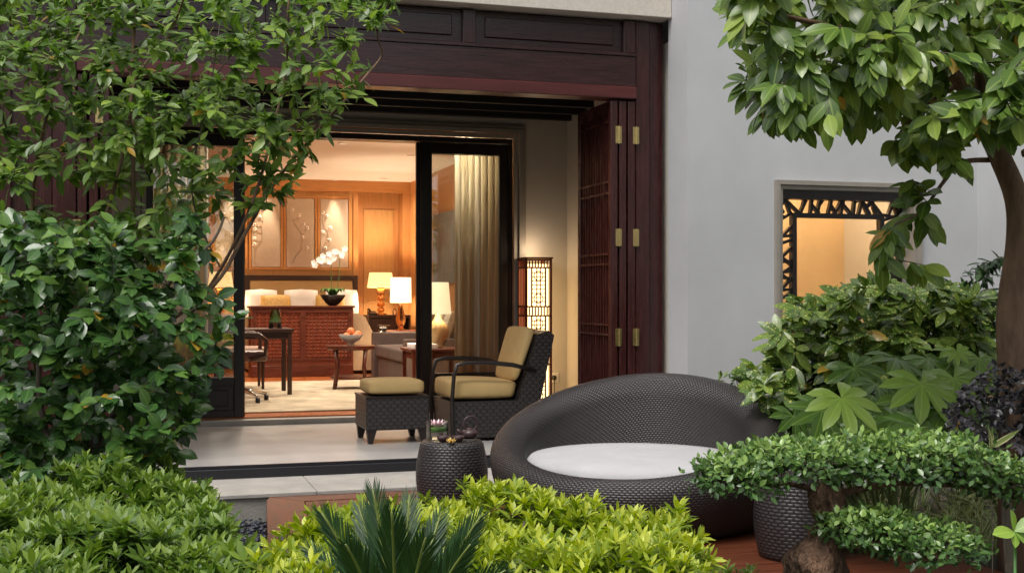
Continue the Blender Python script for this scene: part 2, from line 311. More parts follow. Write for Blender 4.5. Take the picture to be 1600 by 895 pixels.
fr = thing('veranda_timber_frame', 'dark red timber posts and panelled beam framing the veranda opening', 'door frame', (1.5, 7.94, 0))
box('post', M['timberz'], fr, 3.362, 3.47, 7.955, 8.10, -.07, 3.03, bev=.006); box('post', M['timberz'], fr, 3.472, 3.584, 7.985, 8.10, -.07, 3.03, bev=.006)
box('post', M['timberz'], fr, -.50, -.362, 7.955, 8.10, -.07, 3.03, bev=.006); box('post', M['timberz'], fr, -.64, -.502, 7.985, 8.10, -.07, 3.03, bev=.006)
box('lower_beam', M['timber'], fr, -.36, 3.36, 7.945, 8.10, 2.56, 2.775, bev=.004); box('trim_rail', plain('red_trim', (.085, .018, .017), .3, .2, 4, .05, 20, stretch=(1, 10, 10)), fr, -.36, 3.36, 7.925, 8.09, 2.475, 2.559, bev=.006)
box('upper_rail', M['timber'], fr, -.36, 3.36, 7.935, 8.10, 2.776, 2.80, bev=.003); box('backing_board', M['timber'], fr, -.36, 3.36, 7.985, 8.10, 2.801, 3.03)
for xm in (-.36, .86, 2.10, 3.27): box('mullion', M['timberz'], fr, xm, xm+.09, 7.95, 7.984, 2.801, 3.028, bev=.004)
for xa, xb in ((-.27, .86), (.95, 2.10), (2.19, 3.27)):
    box('raised_panel', M['timber'], fr, xa+.07, xb-.07, 7.972, 7.9845, 2.85, 2.99, bev=.006)
wl = thing('timber_wall_panelling', 'dark red timber panelling beyond the left door post', 'panelling', (-1.8, 8.0, 0))
box('wall_board', M['timberz'], wl, -3.2, -.642, 8.03, 8.12, -.25, 3.04)
for xm in (-.80, -1.15, -1.5, -1.85, -2.2, -2.55, -2.9): box('batten', M['timberz'], wl, xm, xm+.06, 7.995, 8.029, -.07, 3.03, bev=.005)

def fold_stack(name, label, leaves, sgn):
    t = thing(name, label, 'folding door', ((leaves[0][0]+leaves[-1][1])/2, 8.25, .012), 'folding lattice doors of the veranda')
    for k, (xa, xb) in enumerate(leaves):
        fw = .055; lf = B(); y0, y1, z0, z1 = 7.945, 8.62, .02, 2.46
        lf.box(xa, xb, y0, y0+fw, z0, z1, bev=.004).box(xa, xb, y1-fw, y1, z0, z1, bev=.004).box(xa+.001, xb-.001, y0+fw, y1-fw, z0, z0+.09).box(xa+.001, xb-.001, y0+fw, y1-fw, z1-.06, z1)
        leaf = lf.done('leaf', M['timberz'], t)
        xm = (xa+xb)/2; B().box(xm-.004, xm+.004, y0+fw, y1-fw, z0+.09, z1-.06).done('backing_panel', M['timberz'], leaf)
        if k in (0, len(leaves)-1):
            side = xa if k == 0 and sgn > 0 else xb if k == 0 else (xb if sgn > 0 else xa); q0, q1 = sorted((xm+.0042*(1 if side > xm else -1), side-.004*(1 if side > xm else -1)))
            for i in range(10):
                yy = y0+fw+(i+1)*(y1-y0-2*fw)/11; B().box(q0, q1, yy-.006, yy+.006, z0+.09, z1-.06).done('lattice_bar', M['timberz'], leaf)
            q0b, q1b = sorted((xm+.0042*(1 if side > xm else -1), side-.001*(1 if side > xm else -1)))
            for zz in (2.32, 2.385, 1.815, 1.895, 1.315, 1.385, .815, .885, .235, .305): B().box(q0b, q1b, y0+fw, y1-fw, zz-.007, zz+.007).done('lattice_bar', M['timberz'], leaf)
        if k != 1:
            xg = (xb+.006) if sgn > 0 else (xa-.006)
            for zz in ((2.22, 1.5, .8) if True else ()):
                hb = B().box(xg-.024, xg-.004, 7.939, 7.9445, zz-.06, zz+.06, bev=.001).box(xg+.004, xg+.022, 7.939, 7.9445, zz-.06, zz+.06, bev=.001).tube([(xg, 7.939, zz-.063), (xg, 7.939, zz+.063)], .005, 8); hb.done('hinge', M['brass'], leaf)
    return t
fold_stack('folding_door', 'folded lattice door leaves stacked against the post beside the white wall', [(3.170, 3.222), (3.236, 3.288), (3.302, 3.354)], 1)
fold_stack('folding_door', 'folded lattice door leaves stacked behind the leafy trees', [(-.222, -.170), (-.288, -.236), (-.354, -.302)], -1)

# lattice window in the white wall
lw = thing('lattice_window', 'black cracked ice lattice window set in the white wall', 'window', ((WX0+WX1)/2, 7.74, WZ0))
f = B()
def rect_frame(b, xa, xb, za, zb, t, ya, yb): b.box(xa, xa+t, ya, yb, za, zb).box(xb-t, xb, ya, yb, za, zb).box(xa+t, xb-t, ya, yb, zb-t, zb).box(xa+t, xb-t, ya, yb, za, za+t)
rect_frame(f, WX0+.003, WX1-.003, WZ0+.003, WZ1-.003, .035, 7.70, 7.75); f.done('outer_frame', M['black'], lw)
ix0, ix1, iz0, iz1 = WX0+.165, WX1-.165, WZ0+.165, WZ1-.165
f = B(); rect_frame(f, ix0, ix1, iz0, iz1, .035, 7.70, 7.75); f.done('inner_frame', M['black'], lw)
f = B(); rect_frame(f, WX0+.002, WX1-.002, WZ0+.002, WZ1-.002, .012, 7.70-.11, 7.70); f.done('reveal_lining', M['grey'], lw); B().box(WX0+.0145, WX1-.0145, 7.60, 7.699, WZ1-.075, WZ1-.0145).done('head_board', M['black'], lw)
def stick(p, q):
    p, q = Vector(p), Vector(q); d = q-p; L = d.length; s = bpy.data.objects.new('lattice_stick', stick_me); COL.objects.link(s); s.parent = lw
    s.location = Vector(((p.x+q.x)/2, 7.725+random.uniform(-.004, .004), (p.z+q.z)/2))-lw.location; s.rotation_euler = (0, -math.atan2(d.z, d.x), 0); s.scale = (L, 1, 1)
tmp = B().box(-.5, .5, -.016, .016, -.0105, .0105).done('lattice_stick', M['black']); stick_me = tmp.data; bpy.data.objects.remove(tmp)
def band(p0, axis, length, th):
    pos = .0; flip = False
    while pos < length-.02:
        a = pos+random.uniform(-.02, .03); b_ = a+random.uniform(-.09, .09); a, b_ = (max(0, min(length, v)) for v in (a, b_))
        def P(s_, t_): return (p0[0]+s_, 0, p0[1]+t_) if axis == 'x' else (p0[0]+t_, 0, p0[1]+s_)
        stick(P(a, 0), P(b_, th)); m = random.uniform(.3, .7); c = min(length, a+random.uniform(.04, .09)); stick(P(a+(b_-a)*m, th*m), P(c, th if flip else 0)); flip = not flip
        pos += random.uniform(.05, .085)
t_ = .165-.035
band((WX0+.038, iz1), 'x', WX1-WX0-.076, t_); band((WX0+.038, WZ0+.038), 'x', WX1-WX0-.076, t_); band((WX0+.038, iz0), 'z', iz1-iz0, t_); band((ix1, iz0), 'z', iz1-iz0, t_)

# ------------------------------------------------------------------ bedroom sliding doors
sl = thing('sliding_glass_door', 'black framed sliding glass doors with wooden bottom panels, standing half open', 'sliding door', (1.62, 10.56, .05))
box('head_rail', M['black'], sl, -.008, 3.233, 10.49, 10.68, 2.45, 2.499); box('jamb', M['black'], sl, 3.2, 3.234, 10.49, 10.68, .052, 2.449); box('jamb', M['black'], sl, .0, .036, 10.49, 10.68, .052, 2.449)
box('floor_rail', M['floor'], sl, .037, 3.199, 10.50, 10.70, .051, .062)
def slide_leaf(xa, xb, ya, yb, sa=.085, sb=.085):
    lf = B(); lf.box(xa, xa+sa, ya, yb, .064, 2.448, bev=.005).box(xb-sb, xb, ya, yb, .064, 2.448, bev=.005).box(xa+sa, xb-sb, ya+.002, yb-.002, 2.35, 2.447).box(xa+sa, xb-sb, ya+.002, yb-.002, .335, .40).box(xa+sa, xb-sb, ya+.002, yb-.002, .064, .12)
    l = lf.done('door_leaf', M['black'], sl)
    box('bottom_panel', M['black'], l, xa+sa, xb-sb, ya+.012, yb-.012, .12, .335); box('raised_field', M['black'], l, xa+sa+.05, xb-sb-.05, ya+.004, ya+.013, .16, .295, bev=.006)
    ym = (ya+yb)/2; B().box(xa+sa, xb-sb, ym-.003, ym+.003, .40, 2.35).done('glass_pane', M['pane'], l)
slide_leaf(.037, .86, 10.50, 10.545); slide_leaf(2.39, 3.199, 10.50, 10.545, .10, .085)
slide_leaf(2.36, 3.19, 10.555, 10.595, .05, .06); slide_leaf(.045, .87, 10.555, 10.595, .06, .05)

# ------------------------------------------------------------------ bedroom shell
FZ = .05
room = thing('bedroom_shell', 'honey wood panelled bedroom behind the sliding doors', 'room', (1.6, 14, 0))
fl = structure(B().box(-1.0, 3.95, 10.70, 18.2, -.1, FZ).done('bedroom_floor', M['floor']))
rug = B().box(.2, 2.75, 10.95, 14.7, FZ+.001, FZ+.014, bev=.003).done('area_rug', M['rug']); tag(rug, 'cream patterned rug on the bedroom floor', 'rug')
B().box(-1.0, 3.95, 10.72, 18.2, 2.80, 2.88).done('ceiling', M['ceil'], room)
B().box(3.95, 4.05, 10.72, 18.3, 0, 2.9).done('side_wall', M['oak'], room); B().box(-1.1, -1.0, 10.72, 18.3, 0, 2.9).done('side_wall', M['oak'], room)
B().box(-1.0, 3.95, 10.725, 10.80, 2.55, 2.80).box(-1.0, -.02, 10.725, 10.80, 0, 2.55).box(3.32, 3.95, 10.725, 10.80, 0, 2.55).done('inner_door_wall', M['oak'], room)
YB = 18.1
B().box(-1.0, 3.10, YB, YB+.1, FZ, 2.8).done('bed_wall', M['oakf'], room); B().box(3.10, 3.95, YB+.35, YB+.45, FZ, 2.8).done('niche_wall', M['oak'], room)
B().box(-1.0, 3.95, YB-.03, YB-.001, 2.63, 2.799).done('frieze', M['oakx'], room); B().box(3.84, 3.95, YB-.02, YB+.35, FZ, 2.629).box(3.08, 3.15, YB-.02, YB+.35, FZ, 2.629).done('niche_reveal', M['oak'], room)
B().box(3.30, 3.76, YB+.335, YB+.349, .1, 2.40, bev=.004).done('niche_door', M['oakf'], room)
B().tube([(3.70, YB+.33, 1.1), (3.70, YB+.31, 1.12), (3.70, YB+.31, 1.3), (3.70, YB+.33, 1.32)], .012).done('pull_handle', M['chrome'], room)
for px in (.56, 1.07, 1.585, 2.085, 2.585):
    pan = box('silk_panel', M['fabric'], room, px, px+.42, YB-.022, YB-.002, 1.5, 2.52, bev=.006)
    fb = B(); rect_frame(fb, px-.035, px+.455, 1.465, 2.555, .03, YB-.03, YB-.0005); fb.done('panel_frame', M['oakx'], pan)
    br = B(); fw = B(); x0 = px+random.uniform(.02, .1); z0 = 1.55; pts = [(x0, YB-.0235, z0)]
    for i in range(7): x0 = max(px+.03, min(px+.39, x0+random.uniform(-.03, .10)*(1 if i < 4 else -1))); z0 += random.uniform(.07, .13); pts.append((x0, YB-.0235, z0))
    br.tube(pts, [.007-.0007*i for i in range(len(pts))], 5, .3)
    for p in pts[2:]:
        q = (max(px+.04, min(px+.38, p[0]+random.uniform(-.13, .13))), p[1], p[2]+random.uniform(.02, .1)); br.tube([p, ((p[0]+q[0])/2, p[1], p[2]), q], .003, 4, .4)
        for a in range(6): fw.tube([(q[0]+.020*math.cos(a*1.05), p[1]+.001, q[2]+.020*math.sin(a*1.05)), (q[0]+.022*math.cos(a*1.05), p[1]-.002, q[2]+.022*math.sin(a*1.05))], .014, 7)
    br.done('painted_branch', M['print'], pan); fw.done('painted_blossom', M['blossom'], pan)
pt = B().box(3.92, 3.945, 14.9, 16.5, 1.25, 2.2, bev=.004).done('wall_painting', M['art']); tag(pt, 'dark abstract painting on the wall above the sofa', 'painting')
sp_ = B().lathe([(.06, 0), (.06, -.012), (.02, -.02), (.02, -.05), (.035, -.055), (.0001, -.056)], (1.62, 13.4, 2.799), 16).done('ceiling_sprinkler', M['plastic']); tag(sp_, 'small white sprinkler head on the bedroom ceiling', 'sprinkler')

def point(name, parent, loc, e, r, c=(1, .76, .50)):
    l = bpy.data.lights.new(name, 'POINT'); l.energy = e; l.color = c; l.shadow_soft_size = r; o = bpy.data.objects.new(name, l); COL.objects.link(o); o.parent = parent; o.location = Vector(loc)-origin(parent); return o
LK = 1.65
def downlight(x, y, z, e, label, spot=95, c=(1, .80, .56), tilt=0):
    t = thing('downlight', label, 'downlight', (x, y, z-.02), 'recessed ceiling downlights')
    B().lathe([(.058, .0), (.058, -.008), (.042, -.012), (.042, 0)], (x, y, z), 20).done('trim_ring', M['plastic'], t); B().lathe([(.04, -.002), (.0001, -.0025)], (x, y, z), 20).done('bulb_face', glow('bulb', (1, .85, .65), 1.2), t)
    l = bpy.data.lights.new('bulb', 'SPOT'); l.energy = e*LK; l.color = c; l.spot_size = math.radians(spot); l.spot_blend = .6; l.shadow_soft_size = .04; o = bpy.data.objects.new('bulb', l); COL.objects.link(o); o.parent = t; o.location = (0, 0, -.01); o.rotation_euler = (tilt, 0, 0)
for k, (px, w_) in enumerate(((1.28, 'behind the door stile'), (1.795, 'over the pillows nearer the desk'), (2.79, 'next to the niche door'))): downlight(px, YB-.13, 2.799, 55, 'recessed downlight grazing the silk panel '+w_, 40)
for x, y, w_ in ((1.0, 11.4, 'over the swivel chair'), (2.9, 11.2, 'just inside the glass door'), (.7, 13.6, 'over the writing desk'), (2.2, 13.6, 'over the round coffee table'), (1.4, 15.2, 'before the carved cabinet'), (3.2, 14.6, 'over the sofa'), (3.45, 17.6, 'over the nightstand')): downlight(x, y, 2.799, 18 if y > 17 else 62, 'added ceiling downlight '+w_, 150, (1, .86, .70))  # ceiling spots added to brighten the room; the door one lights the curtain
ct = thing('corridor_lamp', 'round ceiling lamp of the corridor behind the lattice window', 'ceiling lamp', (4.9, 8.6, 2.62)); B().lathe([(.15, .07), (.15, .03), (.1, .0), (.0001, -.01)], (4.9, 8.6, 2.62), 24).done('lamp_shade', glow('corridor_shade', (1, .75, .45), 6), ct, True); point('lamp_bulb', ct, (4.9, 8.6, 2.5), 30*LK, .1, (1, .74, .46))

# ------------------------------------------------------------------ bedroom furniture
hb = thing('headboard_bed', 'wide bed with dark framed leather headboard and champagne spread', 'bed', (2.3, 17, FZ))
f = B(); f.box(1.48, 1.55, 17.98, 18.06, FZ, 1.38).box(3.06, 3.13, 17.98, 18.06, FZ, 1.38).box(1.55, 3.06, 17.98, 18.06, 1.31, 1.38); f.done('headboard_frame', M['dark'], hb); box('headboard_pad', M['headp'], hb, 1.552, 3.058, 17.99, 18.05, .3, 1.308, bev=.01)
box('bed_base', M['dark'], hb, 1.52, 3.08, 16.05, 17.97, FZ+.001, .30); box('mattress', M['linen'], hb, 1.50, 2.84, 16.0, 17.975, .302, .795, bev=.05, seg=3)
sb = B(); P0 = [(1.40, .3), (1.43, .78), (1.50, .84), (2.78, .85), (2.88, .80), (2.97, .62), (3.05, .38), (3.11, .10), (1.40, .10)]
sb.prism(P0, 'y', 15.97, 17.3); sb.done('bedspread', M['spread'], hb)
def pillow(b, c, w_, h_, t_, lean=.2):
    n = 10
    gr = [[None]*(n+1) for _ in range(n+1)]; gb = [[None]*(n+1) for _ in range(n+1)]
    for i in range(n+1):
        for j in range(n+1):
            u, v = i/n*2-1, j/n*2-1; k = (1-u**4)*(1-v**4); pin = 1-.06*(abs(u)*abs(v))-.05*(1-k); x, z = u*w_/2*pin, v*h_/2*pin; t = t_/2*(max(k, 0)**.5)
            for gg, s_ in ((gr, -1), (gb, 1)): gg[i][j] = b.bm.verts.new((c[0]+x, c[1]+s_*t+z*lean, c[2]+z))
    for i in range(n):
        for j in range(n):
            for gg, o_ in ((gr, 1), (gb, -1)): b.bm.faces.new([gg[i][j], gg[i+1][j], gg[i+1][j+1], gg[i][j+1]][::o_])
    return b
for px, mt, w_, lab in ((1.70, 'linen', .50, 'white linen pillow at the curtain side of the headboard'), (2.27, 'linen', .54, 'white linen pillow in the middle of the headboard'), (2.86, 'linen', .52, 'white linen pillow at the nightstand lamp side of the headboard')):
    o = pillow(B(), (px, 17.78, .93), w_, .52, .2).done('pillow', M[mt], None, True); bmesh_ = None; tag(o, lab, 'pillow', 'white pillows on the bed')
for px, lab in ((1.88, 'gold silk cushion between the white pillows, nearer the desk'), (2.66, 'gold silk cushion between the white pillows, behind the orchid')):
    o = pillow(B(), (px, 17.58, .89), .46, .44, .14).done('cushion', M['gold'], None, True); tag(o, lab, 'cushion', 'gold cushions on the bed')
cb = thing('carved_cabinet', 'reddish wood cabinet with carved panels at the foot of the bed', 'cabinet', (2.0, 15.8, FZ))
box('carcass', M['cherry'], cb, 1.36, 2.66, 15.62, 15.95, FZ+.001, .93); box('cabinet_top', M['mahog'], cb, 1.34, 2.68, 15.58, 15.96, .931, .955, bev=.003); box('plinth', M['mahog'], cb, 1.37, 2.65, 15.60, 15.619, FZ+.001, .2)
for xa in (1.42, 2.04):
    pf = B(); rect_frame(pf, xa-.03, xa+.59, .26, .9, .03, 15.595, 15.619); pf = pf.done('panel_frame', M['mahog'], cb)
    for i in range(13):
        for j in range(13):
            cx, cz = xa+.02+i*.0435, .31+j*.0435
            if i < 13: 
                q = bpy.data.objects.new('carved_boss', None) if False else None
    cbm = B()
    for i in range(12):
        for j in range(13):
            cx, cz = xa+.03+i*.0455, .31+j*.0445; a = .0215
            vs = [cbm.bm.verts.new(v) for v in ((cx-a, 15.617, cz), (cx, 15.617, cz-a), (cx+a, 15.617, cz), (cx, 15.617, cz+a), (cx, 15.600, cz))]
            for k in range(4): cbm.bm.faces.new((vs[k], vs[(k+1) % 4], vs[4]))
    o = cbm.done('carving', M['cherry'], pf); o['kind'] = 'stuff'
def lamp(name, label, x, y, z, base, sh_r0, sh_r1, sh_z0, sh_z1, shm, e, group=None, base_mat=None):
    t = thing(name, label, 'table lamp', (x, y, z), group)
    B().lathe(base, (x, y, z), 24).done('lamp_base', base_mat or M['amber'], t, True)
    sh = B(); n = 32
    for r0, r1 in (((sh_r0, sh_z0), (sh_r1, sh_z1)),):
        sh.lathe([(r0[0], r0[1]), (r1[0], r1[1]), (r1[0]-.003, r1[1]), (r0[0]-.003, r0[1])], (x, y, z), n)
    bm = sh.bm; bmesh.ops.delete(bm, geom=[f_ for f_ in bm.faces if len(f_.verts) == n], context='FACES')
    sh.done('lamp_shade', shm, t, True, sharp=40); B().tube([(x, y, z+sh_z0-.06), (x, y, z+sh_z0+.06)], .008).done('lamp_stem', M['brass'], t); point('lamp_bulb', t, (x, y, z+(sh_z0+sh_z1)/2), e*LK, .05)
    return t
shade_y = glow('yellow_shade', (1, .66, .26), 1.0, (.8, .6, .3)); shade_w = glow('cream_shade', (1, .80, .48), 1.1, (.8, .7, .5))
crystal = [(.09, 0), (.09, .02), (.03, .03)]+[(.03+.028*math.sin(math.pi*((k % 5)/5)), .03+.4*k/25) for k in range(1, 26)]+[(.012, .46), (.0001, .46)]
def nightstand(xa, xb, label):
    t = thing('nightstand', label, 'nightstand', ((xa+xb)/2, 17.7, FZ), 'nightstands beside the bed'); f = B()
    f.box(xa, xb, 17.45, 17.95, .76, .80).box(xa, xa+.03, 17.46, 17.95, FZ+.001, .76).box(xb-.03, xb, 17.46, 17.95, FZ+.001, .76).box(xa+.03, xb-.03, 17.93, 17.95, FZ+.001, .76).box(xa+.03, xb-.03, 17.47, 17.93, .3, .33); f.done('carcass', M['dark'], t)
    box('drawer', M['dark'], t, xa+.035, xa+.40, 17.465, 17.9, .56, .75); box('drawer', M['dark'], t, xa+.035, xa+.40, 17.465, 17.9, .34, .54); box('handle', M['chrome'], t, xa+.13, xa+.31, 17.445, 17.464, .64, .66, bev=.002); return t
nightstand(3.2, 3.82, 'dark nightstand with chrome drawer pull under the crystal lamp'); nightstand(.55, 1.42, 'dark nightstand by the curtain, seen through the glass door')
lamp('bedside_lamp', 'amber crystal bedside lamp with yellow shade on the nightstand right of the bed', 3.42, 17.7, .801, crystal, .20, .165, .40, .62, shade_y, 32); lamp('bedside_lamp', 'bedside lamp with yellow shade seen through the glass beside the curtain', 1.12, 17.7, .801, crystal, .18, .15, .40, .62, shade_y, 14)
ph = thing('telephone', 'black telephone on the nightstand beside the crystal lamp', 'telephone', (3.26, 17.58, .801)); B().prism([(17.50, .801), (17.66, .801), (17.66, .86), (17.50, .825)], 'x', 3.21, 3.33).done('phone_body', M['bowl'], ph); B().tube([(3.225, 17.50, .86), (3.23, 17.58, .885), (3.225, 17.66, .88)], .016).done('handset', M['bowl'], ph)
bt = B().lathe([(.03, 0), (.035, .06), (.015, .09), (.0001, .09)], (3.60, 17.55, .801), 14).done('glass_bottle', M['clear'], None, True); tag(bt, 'small clear glass bottle beside the bedside lamp', 'bottle')
# sofa
sf = thing('sofa', 'taupe velvet sofa with squared arms along the bedroom wall', 'sofa', (3.35, 14.3, FZ))
box('sofa_base', M['sofa'], sf, 2.90, 3.85, 13.42, 15.18, FZ+.001, .32, bev=.01); box('arm', M['sofa'], sf, 2.84, 3.86, 15.19, 15.33, FZ+.001, .62, bev=.012, seg=2); box('arm', M['sofa'], sf, 2.84, 3.86, 13.26, 13.41, FZ+.001, .60, bev=.012, seg=2); box('backrest', M['sofa'], sf, 3.66, 3.86, 13.42, 15.18, .33, .82, bev=.03, seg=2)
for ya, yb in ((13.43, 14.29), (14.31, 15.17)): box('seat_cushion', M['sofa'], sf, 2.86, 3.65, ya, yb, .322, .47, bev=.03, seg=3)
for k, (yy, m_, lab) in enumerate(((13.75, 'cream', 'pale striped cushion against the near sofa arm'), (14.1, 'cream', 'cream cushion leaning in the middle of the sofa'), (14.9, 'linen', 'white throw cushion against the far sofa arm'))):
    o = pillow(B(), (0, 0, 0), .5, .46, .15, 0).done('sofa_cushion', M[m_], None, True); o.location = (3.45, yy, .70); o.rotation_euler = (math.radians(18), 0, math.radians(70)); tag(o, lab, 'cushion', 'cushions on the sofa')
st = thing('sofa_side_table', 'dark side table at the far end of the sofa', 'side table', (3.35, 15.65, FZ)); box('table_top', M['mahog'], st, 3.05, 3.65, 15.4, 15.95, .60, .63)
for a in (3.07, 3.6):
    for b_ in (15.42, 15.9): box('leg', M['mahogz'], st, a, a+.035, b_, b_+.035, FZ+.001, .599)
tear = [(.06, 0), (.06, .02), (.03, .03), (.06, .10), (.065, .16), (.04, .25), (.02, .34), (.015, .40), (.0001, .40)]
lamp('amber_lamp', 'amber glass lamp with square cream shade behind the sofa arm', 3.28, 15.6, .631, tear, .14, .135, .36, .69, shade_w, 36)
lo = thing('lotus_bowl', 'small bowl with a white lotus on the far sofa arm', 'flower bowl', (2.98, 15.26, .621)); B().lathe([(.03, 0), (.05, .03), (.055, .05), (.05, .05), (.03, .01), (.0001, .01)], (2.98, 15.26, .621), 18).done('bowl', M['clear'], lo, True)
def lotus(b, c, r, n=9):
    for ring, (k, tilt) in enumerate(((n, .5), (n-2, 1.0))):
        for i in range(k):
            a = 6.283*i/k+ring*.3; d = Vector((math.cos(a), math.sin(a), tilt*1.2)).normalized(); s_ = Vector((-math.sin(a), math.cos(a), 0)); c_ = Vector(c); up = d.cross(s_)*-.12*r
            p = [c_, c_+d*r*.55+s_*r*.22+up, c_+d*r, c_+d*r*.55-s_*r*.22+up]; vs = [b.bm.verts.new(q) for q in p]; b.bm.faces.new(vs)
    return b
lotus(B(), (2.98, 15.26, .655), .06).done('lotus_petals', M['petalw'], lo)
et = thing('end_table', 'reddish end table before the near sofa arm', 'end table', (3.05, 12.6, FZ)); box('table_top', M['mahog'], et, 2.72, 3.32, 12.4, 12.98, .50, .53, bev=.006); box('apron', M['mahog'], et, 2.76, 3.28, 12.44, 12.94, .42, .499); box('lower_shelf', M['mahog'], et, 2.76, 3.28, 12.44, 12.94, .17, .19)
for a in (2.74, 3.26):
    for b_ in (12.42, 12.92): box('leg', M['mahogz'], et, a, a+.04, b_, b_+.04, FZ+.001, .499)
bk = B().box(2.76, 3.02, 12.48, 12.80, .531, .58, bev=.004).done('white_box', M['paperw']); tag(bk, 'white book box lying on the end table', 'box')
lamp('gourd_lamp', 'round glazed ceramic lamp with tall cream shade on the end table', 3.08, 12.72, .531, [(.06, 0), (.06, .02), (.045, .03), (.10, .10), (.12, .17), (.10, .24), (.05, .29), (.025, .34), (.015, .40), (.0001, .40)], .145, .115, .36, .70, shade_w, 30, None, M['gourd'])
# coffee table, fruit
cx, cy = onz(548, 608, FZ)[:2]; ctb = thing('round_coffee_table', 'round mahogany coffee table with a low shelf', 'coffee table', (cx, cy, FZ+.014))
B().lathe([(.0001, .44), (.25, .44), (.27, .45), (.275, .47), (.275, .485), (.0001, .487)], (cx, cy, FZ), 36).done('table_top', M['mahog'], ctb, True, sharp=35); B().lathe([(.0001, .12), (.22, .12), (.225, .135), (.22, .15), (.0001, .15)], (cx, cy, FZ), 32).done('lower_shelf', M['mahog'], ctb, True, sharp=35)
for k in range(4):
    a = .6+k*math.pi/2; c_, s_ = math.cos(a), math.sin(a); B().tube([(cx+.235*c_, cy+.235*s_, FZ+.44), (cx+.205*c_, cy+.205*s_, FZ+.25), (cx+.245*c_, cy+.245*s_, FZ+.015)], [.026, .02, .022], 8).done('leg', M['mahogz'], ctb, True)
fb = thing('fruit_bowl', 'glass bowl on the round coffee table', 'bowl', (cx+.0, cy, FZ+.488)); B().lathe([(.05, 0), (.03, .012), (.03, .02), (.10, .06), (.14, .12), (.135, .12), (.095, .065), (.0001, .03)], (cx, cy, FZ+.488), 24).done('bowl_glass', plain('pale_bowl_glass', (.75, .77, .76), .06, .02, 5, 0, trans=.7), fb, True)
for k, (a, b_, h) in enumerate(((-.05, -.03, .10), (.05, -.035, .10), (0, .05, .10), (.0, .0, .155), (.085, .02, .12))):
    o = B().ball((0, 0, 0), .043).done('peach', M['peach'], None, True); o.location = (cx+a, cy+b_, FZ+.488+h); tag(o, 'ripe red peach piled in the glass bowl', 'peach', 'peaches in the glass bowl')
# desk and chairs
dk = thing('writing_desk', 'dark writing desk with slim legs by the curtain', 'desk', (1.0, 13.0, FZ)); box('desk_top', M['dark'], dk, .15, 1.54, 12.68, 13.3, .71, .745, bev=.004); box('apron', M['dark'], dk, .2, 1.49, 12.72, 13.26, .64, .709)
for a in (.17, 1.48):
    for b_ in (12.70, 13.24): box('leg', M['dark'], dk, a, a+.045, b_, b_+.045, FZ+.015, .709)
va = thing('glass_vase', 'clear tapered glass vase with green leaves on the desk', 'vase', (1.38, 12.95, .746)); B().lathe([(.07, 0), (.05, .2), (.047, .2), (.066, .01), (.0001, .01)], (1.38, 12.95, .746), 24).done('vase_glass', M['clear'], va, True); B().lathe([(.064, .012), (.060, .08), (.0001, .08)], (1.38, 12.95, .746), 20).done('curled_leaf', M['green'], va, True); lotus(B(), (1.38, 12.95, .84), .04).done('blossom', M['petal'], va)
gc = thing('guest_chair', 'speckled upholstered guest chair behind the desk', 'chair', (1.05, 13.75, FZ)); box('seat', M['weave'], gc, .78, 1.36, 13.5, 14.05, .40, .52, bev=.03, seg=3); box('backrest', M['weave'], gc, .78, 1.05, 14.0, 14.1, .52, .88, bev=.03, seg=3)
for a in (.81, 1.29):
    for b_ in (13.53, 13.98): B().tube([(a+.02, b_+.02, FZ+.015), (a+.02, b_+.02, .40)], [.016, .024], 6).done('leg', M['dark'], gc)
oc = thing('office_chair', 'brown leather swivel chair with curved wooden arms', 'office chair', (.95, 12.05, FZ)); OX, OY = .92, 12.05
box('seat', M['leather'], oc, OX-.26, OX+.27, OY-.27, OY+.27, .46, .56, bev=.04, seg=3); box('backrest', M['leather'], oc, OX-.30, OX-.22, OY-.24, OY+.24, .56, 1.0, bev=.035, seg=3); box('back_pad', M['weave'], oc, OX-.215, OX-.17, OY-.22, OY+.22, .60, .97, bev=.02, seg=2)
for s_ in (-1, 1): B().tube([(OX-.20, OY+s_*.29, .70), (OX, OY+s_*.30, .725), (OX+.18, OY+s_*.30, .72), (OX+.25, OY+s_*.29, .66), (OX+.24, OY+s_*.28, .52), (OX+.1, OY+s_*.27, .48)], .022, 8).done('arm', M['dark'], oc, True)
B().tube([(OX, OY, .46), (OX, OY, .16)], .03, 12).done('gas_column', M['metal'], oc)
for k in range(5):
    a = k*1.2566+.3; e = (OX+.30*math.cos(a), OY+.30*math.sin(a)); lg = B().tube([(OX, OY, .18), (OX+.15*math.cos(a), OY+.15*math.sin(a), .165), (*e, .125)], [.022, .018, .014], 8).done('leg', M['chrome'], oc, True); B().tube([(e[0]-.02, e[1], .092), (e[0]+.02, e[1], .092)], .027, 12).done('caster', M['metal'], lg, True)
